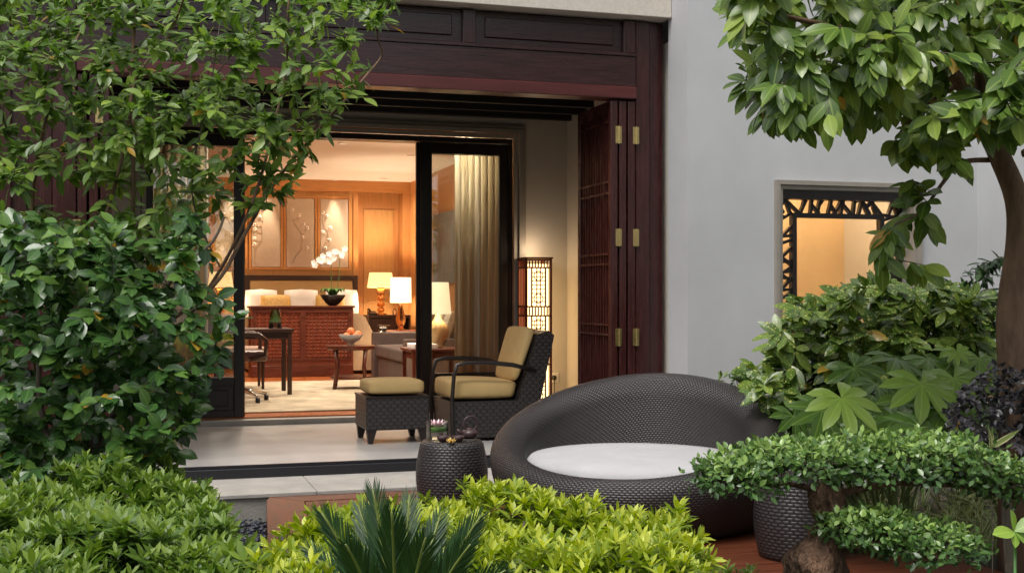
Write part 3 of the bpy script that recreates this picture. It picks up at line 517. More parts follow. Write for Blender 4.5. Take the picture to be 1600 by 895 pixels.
# orchid
OXx, OYy = onY(520, 478, 15.75)[:2]; oz = .956; orc = thing('potted_orchid', 'white orchid in a black bowl on the carved cabinet', 'orchid', (OXx, OYy, oz))
B().lathe([(.05, 0), (.09, .03), (.14, .09), (.17, .14), (.16, .14), (.1, .06), (.0001, .05)], (OXx, OYy, oz), 24).done('bowl', M['bowl'], orc, True)
for k in range(9):
    a = k*.7; b = B(); c_, s_ = math.cos(a), math.sin(a); pts = [(OXx+c_*r_, OYy+s_*r_, oz+.1+h_) for r_, h_ in ((.02, 0), (.08, .10), (.14, .12), (.17, .07))]; b.tube(pts, [.012, .035, .032, .004], 6, .25).done('leaf', M['green'], orc, True)
fl_ = []
for sx, ht in ((-.02, .68), (.09, .70)):
    pts = [(OXx+sx*.3, OYy, oz+.1), (OXx+sx, OYy, oz+.4), (OXx+sx, OYy, oz+ht-.06), (OXx+sx-.07, OYy-.02, oz+ht), (OXx+sx-.20, OYy-.03, oz+ht-.06)]; B().tube(pts, .005, 5).done('stem', M['green'], orc)
    for k in range(9):
        t = k/8; fl_.append((OXx+sx+.06-.30*t+random.uniform(-.03, .03), OYy-.04+random.uniform(-.03, .03), oz+ht-.01-.10*t+random.uniform(-.05, .05)))
for p in fl_:
    b = B()
    for k in range(5):
        a = k*1.2566+random.uniform(0, .4); v = Vector(p); u_ = Vector((math.cos(a), -.25, math.sin(a))); w_ = Vector((-math.sin(a), 0, math.cos(a))); r = .045
        b.bm.faces.new([b.bm.verts.new(q) for q in (v, v+u_*r*.6+w_*r*.45, v+u_*r, v+u_*r*.6-w_*r*.45)])
    b.done('blossom', M['petalw'], orc)
# curtains
def curtain(label, x0, x1, y, z0, z1, folds):
    b = B(); n = 120; rows = []
    for z in (z0, (z0+z1)/2, z1):
        k_ = 1.0 if z > z0+.1 else 1.15; rows.append([b.bm.verts.new((x0+(x1-x0)*i/n, y+.035*k_*math.sin(folds*6.283*i/n+.6*math.sin(i*.13))+.012*math.sin(i*.41), z)) for i in range(n+1)])
    for r0, r1 in zip(rows, rows[1:]):
        for i in range(n): b.bm.faces.new((r0[i], r0[i+1], r1[i+1], r1[i]))
    o = b.done('curtain', M['curtain'], None, True); md = o.modifiers.new('thickness', 'SOLIDIFY'); md.thickness = .003; tag(o, label, 'curtain', 'pale curtains inside the glass doors'); return o
curtain('pale pleated curtain behind the glass door beside the lounge chair', 2.80, 3.30, 10.90, FZ+.02, 2.76, 8); curtain('pale pleated curtain behind the glass door hidden by shrubs', -.1, .58, 10.90, FZ+.02, 2.76, 10)

# ------------------------------------------------------------------ veranda things
LX0, LX1, LY0, LY1 = 3.262, 3.512, 10.20, 10.43
ln = thing('floor_lantern', 'tall rosewood floor lantern with glowing fretwork panels', 'floor lamp', ((LX0+LX1)/2, (LY0+LY1)/2, .006))
for a in (LX0, LX1-.022):
    for b_ in (LY0, LY1-.022): box('post', M['redwood'], ln, a, a+.022, b_, b_+.022, .007, 1.415)
paper = glow('lantern_paper', (1, .66, .30), 2.6, (.8, .7, .5))
box('top_board', M['redwood'], ln, LX0-.008, LX1+.008, LY0-.008, LY1+.008, 1.4155, 1.43)
B().box(LX0+.028, LX1-.028, LY0+.03, LY1-.03, .12, 1.37).done('paper_shade', paper, ln)
for z0, z1 in ((1.33, 1.413), (.905, 1.0), (.475, .575), (.03, .14)):
    for zz in (z0, z1-.014): 
        box('rail', M['redwood'], ln, LX0+.0225, LX1-.0225, LY0+.002, LY0+.02, zz, zz+.014, bev=0); box('rail', M['redwood'], ln, LX0+.002, LX0+.02, LY0+.0225, LY1-.0225, zz, zz+.014, bev=0)
    for k in range(7): xx = LX0+.035+k*.0275; box('slat', M['redwood'], ln, xx, xx+.010, LY0+.004, LY0+.018, z0+.0145, z1-.0145, bev=0)
    for k in range(5): yy = LY0+.035+k*.032; box('slat', M['redwood'], ln, LX0+.004, LX0+.018, yy, yy+.012, z0+.0145, z1-.0145, bev=0)
xm = (LX0+LX1)/2
for z0, z1 in ((1.0, 1.33), (.575, .905), (.14, .475)):
    fb_ = B(); xa, xb = xm-.058, xm+.058; fb_.box(xa-.012, xa, LY0+.003, LY0+.019, z0, z1).box(xb, xb+.012, LY0+.003, LY0+.019, z0, z1)
    for xx in (xa+.038, xb-.045): fb_.box(xx, xx+.007, LY0+.005, LY0+.017, z0, z1)
    nz = 9
    for k in range(1, nz): zz = z0+(z1-z0)*k/nz; fb_.box(xa, xb, LY0+.006, LY0+.016, zz-.0035, zz+.0035)
    for zc in (z0+(z1-z0)*.2, z0+(z1-z0)*.8):
        pts = [(xm+.042*math.cos(a*.5236), LY0+.011, zc+.042*math.sin(a*.5236)) for a in range(13)]; fb_.tube(pts, .0045, 5)
    fb_.done('fretwork', M['redwood'], ln)
    sb_ = B()
    for k in range(1, 4): yy = LY0+.0225+k*.046; sb_.box(LX0+.004, LX0+.018, yy, yy+.01, z0, z1)
    sb_.done('fretwork', M['redwood'], ln)
point('lamp_bulb', ln, (xm, (LY0+LY1)/2+.0, 1.50), 1.6, .04)
sk = thing('wall_socket', 'white wall socket with a black plug beside the lantern', 'socket', (3.62, 10.47, .34)); box('face_plate', M['plastic'], sk, 3.575, 3.665, 10.466, 10.479, .30, .39, bev=.002); B().tube([(3.615, 10.44, .345), (3.615, 10.467, .345)], .022, 10).tube([(3.615, 10.445, .33), (3.61, 10.43, .2), (3.56, 10.44, .1), (3.5, 10.44, .015)], .005, 6).done('plug', M['bowl'], sk, True)

# lounge chair facing the bedroom lamp side, ottoman before it
ch = thing('lounge_chair', 'dark wicker lounge chair with tan cushions and thin curved arms', 'armchair', (2.5, 9.05, .006))
CY0, CY1 = 8.76, 9.40
B().prism([(2.25, .03), (2.80, .03), (2.84, .30), (2.235, .30)], 'y', CY0, CY1).done('seat_box', M['wick2'], ch)
B().prism([(2.70, .03), (2.86, .03), (3.03, .79), (2.985, .825), (2.90, .80), (2.745, .301)], 'y', CY0-.006, CY1+.006).done('back_shell', M['wick2'], ch)
def cush(poly, y0, y1, name, parent, bev=.03):
    b = B().prism(poly, 'y', y0, y1); bmesh.ops.bevel(b.bm, geom=list(b.bm.edges), offset=bev, segments=1, affect='EDGES'); o = b.done(name, M['tan'], parent, True); md = o.modifiers.new('soft', 'SUBSURF'); md.levels = md.render_levels = 2; return o
cush([(2.215, .302), (2.74, .302), (2.775, .455), (2.22, .475)], CY0+.03, CY1-.03, 'seat_cushion', ch); cush([(2.70, .44), (2.772, .43), (2.925, .84), (2.82, .865)], CY0+.04, CY1-.04, 'back_cushion', ch)
for yy in (CY0-.015, CY1+.015):
    B().tube([(2.23, yy, .012), (2.225, yy, .30), (2.24, yy, .50), (2.265, yy, .575), (2.33, yy, .592), (2.50, yy, .592), (2.70, yy, .57), (2.88, yy, .525)], [.016, .016, .015, .015, .016, .018, .018, .014], 8).done('arm', M['frame'], ch, True)
    B().tube([(2.79, yy, .012), (2.80, yy, .12)], .018, 6).done('leg', M['frame'], ch)
ot = thing('ottoman', 'dark wicker ottoman with tan cushion before the lounge chair', 'ottoman', (1.83, 9.05, .006))
box('wicker_box', M['wick2'], ot, 1.595, 2.065, 8.80, 9.28, .105, .345, bev=.006); box('top_rim', M['frame'], ot, 1.59, 2.07, 8.795, 9.285, .335, .352, bev=.003)
for a in (1.60, 2.06):
    for b_ in (8.81, 9.27):
        s_ = 1 if a < 1.8 else -1; B().prism([(a, .11), (a+s_*.075, .11), (a+s_*.045, .007), (a+s_*.012, .007)], 'y', b_ if b_ < 9 else b_-.05, b_+.05 if b_ < 9 else b_).done('leg', M['frame'], ot)
cush([(1.61, .353), (2.05, .353), (2.05, .475), (1.61, .475)], 8.815, 9.265, 'cushion', ot, .025)

# ------------------------------------------------------------------ daybed and stools on the deck
DX, DY, DZ = 2.52, 5.95, -.0905
db = thing('round_daybed', 'large round dark wicker daybed with sloping rim', 'daybed', (DX, DY, DZ))
FA = math.atan2(-DY, -DX)-math.radians(14)          # the low front looks towards the garden path
nA, prof = 160, []
V, F4, UV = [], [], []
np_ = 46
for i in range(nA+1):
    ph_ = 2*math.pi*i/nA; ps = ph_-FA; back = (1-math.cos(ps))/2; H = .315+.42*back**1.15; rt = .085+.03*back
    Ro = .775; P = [(.60, .0), (.66, .03)]
    zt = H-rt
    for k in range(1, 9): t = k/8; P.append((.66+(Ro-.66)*math.sin(t*math.pi/2), .03+(zt-.03)*t))
    rc = Ro-rt
    for k in range(1, 19): a = k/18*math.pi*1.05; P.append((rc+rt*math.cos(a), zt+rt*math.sin(a)))
    last = P[-1]; nin = np_-len(P)
    for k in range(1, nin+1): t = k/nin; P.append((last[0]-(last[0]-.555)*math.sin(t*math.pi/2)*.9, last[1]+(.16-last[1])*t))
    s = 0; 
    for j, (r, z) in enumerate(P):
        if j: s += math.hypot(r-P[j-1][0], z-P[j-1][1])
        V.append((r*math.cos(ph_), r*math.sin(ph_), z+.001)); UV.append((i/nA*4.8, s))
me = bpy.data.meshes.new('wicker_shell'); faces = []
for i in range(nA):
    for j in range(np_-1): faces.append((i*np_+j, (i+1)*np_+j, (i+1)*np_+j+1, i*np_+j+1))
me.from_pydata(V, [], faces); l = me.uv_layers.new(name='UVMap')
for lp in me.loops: l.data[lp.index].uv = UV[lp.vertex_index]
for q in me.polygons: q.use_smooth = True
me.materials.append(M['wick']); o = bpy.data.objects.new('wicker_shell', me); COL.objects.link(o); o.parent = db
o = B().lathe([(.0001, .165), (.54, .165), (.575, .19), (.59, .26), (.585, .315), (.56, .34), (.40, .352), (.0001, .358)], (DX, DY, DZ), 72).done('seat_cushion', M['white_c'], db, True)
def stool(label, x, y, h, r0, r1):
    t = thing('wicker_stool', label, 'stool', (x, y, DZ), 'barrel shaped wicker side tables'); n, m = 64, 18; V, UV, F_ = [], [], []
    P = [(r0*.94, 0.001)]+[(r0*.95+(r1-r0*.95)*math.sin(math.pi*min(1, k/(m-4)*.98))**.8 if False else r0+(r1-r0)*math.sin(math.pi*k/(m-4)), .002+(h-.02)*k/(m-4)) for k in range(m-3)]+[(r0-.015, h), (r0-.045, h-.002)]
    for i in range(n+1):
        a = 6.28318*i/n; s = 0
        for j, (r, z) in enumerate(P):
            if j: s += math.hypot(r-P[j-1][0], z-P[j-1][1])
            V.append((r*math.cos(a), r*math.sin(a), z)); UV.append((i/n*1.232, s))
    k = len(P); fc = [(i*k+j, (i+1)*k+j, (i+1)*k+j+1, i*k+j+1) for i in range(n) for j in range(k-1)]; me = bpy.data.meshes.new('wicker_body'); me.from_pydata(V, [], fc); l = me.uv_layers.new(name='UVMap')
    for lp in me.loops: l.data[lp.index].uv = UV[lp.vertex_index]
    for q in me.polygons: q.use_smooth = True
    me.materials.append(M['wick3']); o = bpy.data.objects.new('wicker_body', me); COL.objects.link(o); o.parent = t
    B().lathe([(.0001, h-.004), (r0-.04, h-.004), (r0-.04, h+.003), (.0001, h+.003)], (x, y, DZ), 40).done('glass_top', plain('smoked_glass_top', (.10, .09, .08), .08, .1, 5, 0), t)
    return t
SX, SY = at(706, 688, 6.9)[:2]; SH = .365
stool('dark wicker barrel table holding the tea things beside the daybed', SX, SY, SH, .180, .205)
s2 = onz(1270, 876, -.09); stool('dark wicker barrel table behind the bonsai trunk', s2[0], s2[1]+.12, .365, .180, .205)
TZ = DZ+SH+.0035
def onT(px, py): p = onz(px, py, TZ); return p[0], p[1]
x, y = onT(683, 686); cu = thing('glass_cube_vase', 'square glass vase with a pink lotus on the wicker table', 'vase', (x, y, TZ)); a = .052
f = B(); f.box(x-a, x+a, y-a, y+a, TZ, TZ+.008).box(x-a, x-a+.004, y-a, y+a, TZ+.008, TZ+.105).box(x+a-.004, x+a, y-a, y+a, TZ+.008, TZ+.105).box(x-a+.004, x+a-.004, y-a, y-a+.004, TZ+.008, TZ+.105).box(x-a+.004, x+a-.004, y+a-.004, y+a, TZ+.008, TZ+.105); f.done('vase_glass', M['clear'], cu)
f = B()
for k in range(3): f.tube([(x-a+.012, y-a+.012+.012*k, TZ+.05+.008*k), (x, y-a+.010, TZ+.045+.008*k), (x+a-.012, y-a+.012, TZ+.052+.008*k)], .006, 5, .5)
f.box(x-a+.008, x+a-.008, y-a+.016, y+a-.008, TZ+.045, TZ+.065); f.done('rolled_leaf', plain('bright_leaf', (.16, .40, .05), .4, .2, 20, 0), cu); lotus(B(), (x, y, TZ+.07), .058, 10).done('lotus_petals', M['petal'], cu)
x, y = onT(734, 684); tp = thing('clay_teapot', 'dark clay teapot with upright ring handle', 'teapot', (x, y, TZ)); B().lathe([(.025, 0), (.045, .012), (.05, .028), (.04, .045), (.015, .052), (.008, .06), (.0001, .062)], (x, y, TZ), 24).done('pot_body', M['clay'], tp, True); B().tube([(x-.04, y, TZ+.025), (x-.06, y, TZ+.035), (x-.075, y, TZ+.052)], [.012, .009, .006], 8).done('spout', M['clay'], tp, True)
B().tube([(x+.005+.042*math.cos(t*.5236), y, TZ+.082+.042*math.sin(t*.5236)) for t in range(-3, 10)], .0055, 8).done('ring_handle', M['clay'], tp, True)
for px, py, lab in ((692, 690, 'dark clay tea cup beside the glass vase'), (716, 690, 'dark clay tea cup before the teapot')):
    x, y = onT(px, py); c = B().lathe([(.016, 0), (.03, .012), (.036, .034), (.033, .034), (.026, .014), (.0001, .008)], (x, y, TZ), 20).done('tea_cup', M['clay'], None, True); tag(c, lab, 'cup', 'tea cups on the wicker table')
x, y = onT(705, 692); fp = B(); lotus(fp, (x, y, TZ+.003), .035, 7); tag(fp.done('frangipani_flower', M['yellow']), 'yellow frangipani blossom between the tea cups', 'flower')
# recessed garden lamp
q = onz(1424, 884, -.2); gl = thing('ground_uplight', 'round glass ground light beside the bonsai', 'ground light', (q[0], q[1], -.25)); B().lathe([(.06, 0), (.06, .05), (.075, .055), (.075, .07), (.05, .07), (.05, .06), (.0001, .06)], (q[0], q[1], -.25), 24).done('housing', M['chrome'], gl, True, sharp=30); B().lathe([(.05, .062), (.03, .075), (.0001, .08)], (q[0], q[1], -.25), 24).done('lens', M['clear'], gl, True)

# ------------------------------------------------------------------ plants
def unit(v): v = np.asarray(v, float); return v/(np.linalg.norm(v, axis=-1, keepdims=True)+1e-9)
def leaf_tmpl(w=.4, n=4, fold=.25, droop=.15, peak=.45, stalk=0.0):
    V = [(0, 0, 0)]; U = [(.5, 0)]; F = []
    for i in range(1, n):
        t = i/n; sh = math.sin(math.pi*t**(math.log(.5)/math.log(peak)))**.8; hw = w/2*sh; y = stalk+t*(1-stalk); z = -droop*t*t
        V += [(-hw, y, z+fold*hw), (0, y, z), (hw, y, z+fold*hw)]; U += [(.5-.5*sh, t), (.5, t), (.5+.5*sh, t)]
    V.append((0, 1, -droop)); U.append((.5, 1)); k = len(V)-1
    F += [(0, 2, 1), (0, 3, 2)]
    for i in range(n-2):
        a = 1+3*i; b = a+3
        for s in (0, 1): F += [(a+s, a+s+1, b+s+1), (a+s, b+s+1, b+s)]
    a = 1+3*(n-2); F += [(a, a+1, k), (a+1, a+2, k)]
    return np.array(V), np.array(F), np.array(U)
def frames(D, Nn):
    D = unit(D); Nn = Nn-(Nn*D).sum(1, keepdims=True)*D; Nn = unit(Nn); X = np.cross(D, Nn); return np.stack([X, D, Nn], 2)
def joined(name, T, P, R, Sz, val, mat, loc):
    V, F, U = T; k = len(P); W_ = np.einsum('kij,vj->kvi', R, V)*Sz[:, None, None]+P[:, None, :]-np.asarray(loc)
    FF = (F[None]+(np.arange(k)*len(V))[:, None, None]).reshape(-1, 3)
    return fast_mesh(name, W_.reshape(-1, 3), FF, mat, np.tile(U, (k, 1)), np.repeat(val, len(V)))
def front(P, cell=9, need=300):          # the pieces that show: frontmost per small patch of the view
    x, y, d = pix(P); ok = (x > -10) & (x < 1610) & (y > -10) & (y < 905); seen = {}; 
    for i in np.argsort(d):
        if ok[i]:
            c = (int(x[i]//cell), int(y[i]//cell))
            if c not in seen: seen[c] = i
    ix = np.array(sorted(seen.values(), key=lambda i: d[i]), int) if seen else np.zeros(0, int)
    return ix[:need]
def put_leaves(root, T, P, D, Nn, Sz, val, mat, nparts=300, piece='leaf', rest='foliage', cell=9):
    P, D, Nn, Sz, val = (np.asarray(a, float) for a in (P, D, Nn, Sz, val)); R = frames(D, Nn); loc = np.array(root.location); sel = front(P, cell, nparts) if nparts else np.zeros(0, int)
    if len(sel):
        tm = fast_mesh(piece, T[0], T[1], mat, T[2], np.zeros(len(T[0])))
        for i in sel:
            o = bpy.data.objects.new(piece, tm); COL.objects.link(o); o.parent = root
            m4 = Matrix(R[i].tolist()).to_4x4(); o.matrix_local = Matrix.Translation(Vector((P[i]-loc).tolist())) @ m4 @ Matrix.Scale(float(Sz[i]), 4); o.color = (float(val[i]), 0, 0, 1)
    mask = np.ones(len(P), bool); mask[sel] = False
    if mask.any():
        o = bpy.data.objects.new(rest, joined(rest, T, P[mask], R[mask], Sz[mask], val[mask], mat, loc)); COL.objects.link(o); o.parent = root; o['kind'] = 'stuff'; o.color = (0, 0, 0, 1)
def tubes(name, paths, mat, root, n=5):
    if len(paths) <= 12:
        for pts, rad in paths: B().tube(pts, rad, n).done(name.rstrip('s') if name != 'branches' else 'branch', mat, root, True, uv=False)
        return
    b = B()
    for pts, rad in paths: b.tube(pts, rad, n)
    o = b.done(name, mat, root, True, uv=False); o['kind'] = 'stuff'; return o
def in_poly(poly, x, y):
    c = False; j = len(poly)-1
    for i in range(len(poly)):
        xi, yi = poly[i]; xj, yj = poly[j]
        if (yi > y) != (yj > y) and x < (xj-xi)*(y-yi)/(yj-yi)+xi: c = not c
        j = i
    return c
def sample(poly, n, d0, d1, rs, dens=None):
    xs = [p[0] for p in poly]; ys = [p[1] for p in poly]; out = []
    while len(out) < n:
        x, y = rs.uniform(min(xs), max(xs)), rs.uniform(min(ys), max(ys))
        if in_poly(poly, x, y) and (dens is None or rs.rand() < dens(x, y)): out.append(at(x, y, rs.uniform(d0, d1)))
    return np.array(out)
def smooth_path(pts, k=6):
    pts = np.asarray(pts, float); out = []
    for i in range(len(pts)-1):
        p0, p1, p2, p3 = pts[max(i-1, 0)], pts[i], pts[i+1], pts[min(i+2, len(pts)-1)]
        for t in np.linspace(0, 1, k, endpoint=False): out.append(.5*((2*p1)+(-p0+p2)*t+(2*p0-5*p1+4*p2-p3)*t*t+(-p0+3*p1-3*p2+p3)*t**3))
    out.append(pts[-1]); return np.array(out)
def grow(limbs, targets, rs, r=.003, arch=.06):
    """twigs from the nearest point of the tree to every target; returns twig paths"""
    nodes = np.vstack([l[0] for l in limbs]); twigs = []
    dist = np.array([np.min(((nodes-t)**2).sum(1)) for t in targets])
    for i in np.argsort(dist):
        t = targets[i]; dd = ((nodes-t)**2).sum(1); p = nodes[np.argmin(dd)]; L = math.sqrt(dd.min())
        if L < .02: continue
        mid = (p+t)/2+rs.normal(0, .10*L, 3)+np.array([0, 0, arch*L]); ts = np.linspace(0, 1, 6)[:, None]
        path = (1-ts)**2*p+2*ts*(1-ts)*mid+ts**2*t; rr = r*(.7+min(L, .6)*1.6); twigs.append((path, list(np.linspace(rr, r*.4, 6)))); nodes = np.vstack([nodes, path[2:]])
    return twigs
def twig_leaves(twigs, rs, per, span, spread, droop, size, jit=.25, up=1.0, cen=None, out=.7):
    P, D, Nn, Sz, val = [], [], [], [], []
    for path, _ in twigs:
        seg = path[-1]-path[-2]; tan = unit(seg); end = path[-1]; side = unit(np.cross(tan, [0, 0, 1])+rs.normal(0, .2, 3)); base = rs.uniform(.15, .85)
        k = max(2, int(rs.normal(per, per*.25)))
        for j in range(k):
            back = span*(j/k)*rs.uniform(.7, 1.2); L = np.linalg.norm(path[-1]-path[0]); f = max(0, 1-back/max(L, .02)); q = f*5; i0 = min(4, int(q)); p = path[i0]+(path[i0+1]-path[i0])*(q-i0) if f > 0 else path[0]
            a = (1 if j % 2 else -1)*spread*rs.uniform(.6, 1.3)*(0.2 if j == 0 else 1); ro = rs.uniform(-.9, .9)
            s2 = unit(side*math.cos(ro)+np.cross(tan, side)*math.sin(ro)); d = tan*math.cos(a)+s2*math.sin(a)+np.array([0, 0, -droop*rs.uniform(.4, 1.4)])+rs.normal(0, jit*.5, 3)
            ow = unit((p-cen)*[1, 1, .4]) if cen is not None else np.zeros(3)
            P.append(p); D.append(unit(d+ow*.45*out)); Nn.append(unit(np.array([0, -.25, up])+ow*out+rs.normal(0, jit, 3))); Sz.append(size*rs.uniform(.65, 1.2)); val.append(np.clip(base*.6+rs.uniform(0, .4)+(-.08 if j > k*.6 else .03), .01, .95) if rs.rand() > .008 else 1.0)
    return P, D, Nn, Sz, val
def plant(name, label, cat, loc, group=None): return thing(name, label, cat, tuple(float(v) for v in loc), group)
GZ = -.25

# --- slender tree at the left, over the veranda
rs = np.random.RandomState(11)
Lf = leafmat('soft_green_leaf', (.036, .080, .015), (.112, .205, .032), (.27, .38, .065), .36, .33)
tl = plant('slender_tree', 'slender leafy tree with small green berries overhanging the veranda beam', 'tree', (*at(150, 1000, 4.9)[:2], GZ))
D0 = 4.8
def path_px(pts, d): return smooth_path([at(x, y, d+(dz if len(r_) else 0)) for x, y, *r_ in pts for dz in (r_[0] if r_ else 0,)])
base = np.array([*tl.location]); limbs = []
for pts, r0, r1 in (
 ([(150, 1000), (140, 700), (200, 560), (330, 450), (380, 370), (430, 285), (500, 200), (545, 150), (575, 115), (597, 85), (590, 50), (612, -5)], .019, .003),
 ([(140, 1000), (150, 720), (250, 560), (345, 420), (400, 300), (432, 180), (447, 110), (450, 20), (455, -30)], .016, .004),
 ([(140, 1000), (120, 700), (130, 480), (190, 250), (212, 125), (262, 60), (290, -10)], .018, .005),
 ([(130, 1000), (60, 640), (50, 330), (78, 160), (98, 105), (140, 20), (150, -30)], .017, .005),
 ([(150, 1000), (190, 640), (205, 430), (208, 230), (205, 120), (215, -20)], .020, .008),
 ([(208, 230), (300, 160), (380, 60), (430, -20)], .008, .003), ([(60, 400), (10, 200), (-40, 60)], .010, .004), ([(345, 420), (300, 300), (330, 130), (350, -10)], .008, .003)):
    p = smooth_path([at(x, y, D0+.12*math.sin(i*1.7+r0*300)) for i, (x, y) in enumerate(pts)])
    if pts[0][1] > 990: p[0] = base+rs.normal(0, .02, 3)*[1, 1, 0]; 
    limbs.append((p, list(np.linspace(r0*.55, r1*.8, len(p)))))
tubes('trunk', limbs[:5], M['bark'], tl, 8); 
reg = [(-60, -40), (610, -40), (628, 30), (585, 60), (560, 100), (580, 150), (500, 175), (455, 225), (430, 270), (385, 300), (370, 345), (320, 380), (280, 420), (-60, 440)]
tg = sample(reg, 860, D0-.45, D0+.5, rs, lambda x, y: (1.0 if x < 330 else .85 if x < 480 else .7)*(1 if y < 200 else .9 if y < 280 else .45 if x < 330 else 1.0))
tg = np.vstack([tg, sample([(385, 320), (430, 225), (500, 170), (530, 190), (475, 265), (425, 330)], 34, D0-.2, D0+.2, rs)]); tw = limbs[5:]+grow(limbs, tg, rs, .0022); tubes('branches', tw, M['twig'], tl, 4)
put_leaves(tl, leaf_tmpl(.44, 4, .2, .12, .42), *twig_leaves(tw, rs, 8, .17, .95, .15, .064, .25, 1.0, at(200, 260, 5.4), .5), Lf, 300)
bb = B()
for k in range(70):
    i = rs.randint(len(tg)); p = tg[i]+rs.normal(0, .03, 3); px_, py_, _ = pix(p)
    if px_ < 560 and py_ < 220: bmesh.ops.create_icosphere(bb.bm, subdivisions=1, radius=.0055, matrix=Matrix.Translation(Vector(p.tolist())))
o = bb.done('berries', plain('green_berry', (.28, .34, .06), .4, .1, 20, 0), tl, True, uv=False); o['kind'] = 'stuff'

# --- glossy camellia
rs = np.random.RandomState(5); CM = leafmat('camellia_leaf', (.014, .042, .013), (.042, .108, .024), (.130, .235, .042), .27, .15, spec=.5)
cmx = plant('camellia_shrub', 'dense camellia with dark glossy leaves beside the patio', 'shrub', (*at(130, 900, 4.6)[:2], GZ)); D0 = 4.45; base = np.array([*cmx.location]); limbs = []
for pts in ([(130, 1000), (180, 760), (230, 600), (260, 450), (330, 380), (350, 340)], [(120, 1000), (150, 700), (220, 620), (300, 580), (360, 500)], [(110, 1000), (90, 760), (60, 600), (80, 420), (60, 330)], [(120, 1000), (140, 700), (150, 520), (170, 400)], [(115, 1000), (30, 760), (-40, 600)], [(130, 1000), (170, 760), (250, 680), (300, 640)]):
    p = smooth_path([at(x, y, D0+.1*math.sin(i*2.1+pts[1][0])) for i, (x, y) in enumerate(pts)]); p[0] = base; limbs.append((p, list(np.linspace(.016, .004, len(p)))))
tubes('stems', limbs, M['twig'], cmx, 6)
reg = [(-60, 340), (60, 330), (150, 350), (250, 330), (335, 340), (330, 400), (318, 450), (385, 485), (375, 530), (345, 570), (310, 590), (330, 640), (300, 670), (275, 715), (200, 760), (-60, 780)]
tg = np.vstack([sample(reg, 420, D0-.5, D0+.1, rs, lambda x, y: 1 if x < 300 else .75), sample([(-60, 360), (240, 360), (270, 560), (230, 740), (-60, 760)], 260, D0+.1, D0+.5, rs)])
tw = grow(limbs, tg, rs, .002); tubes('branches', tw, M['twig'], cmx, 4); put_leaves(cmx, leaf_tmpl(.58, 4, .20, .14, .47), *twig_leaves(tw, rs, 8, .15, 1.0, .15, .066, .28, 1.0, at(100, 560, D0+.5), .8), CM, 300)

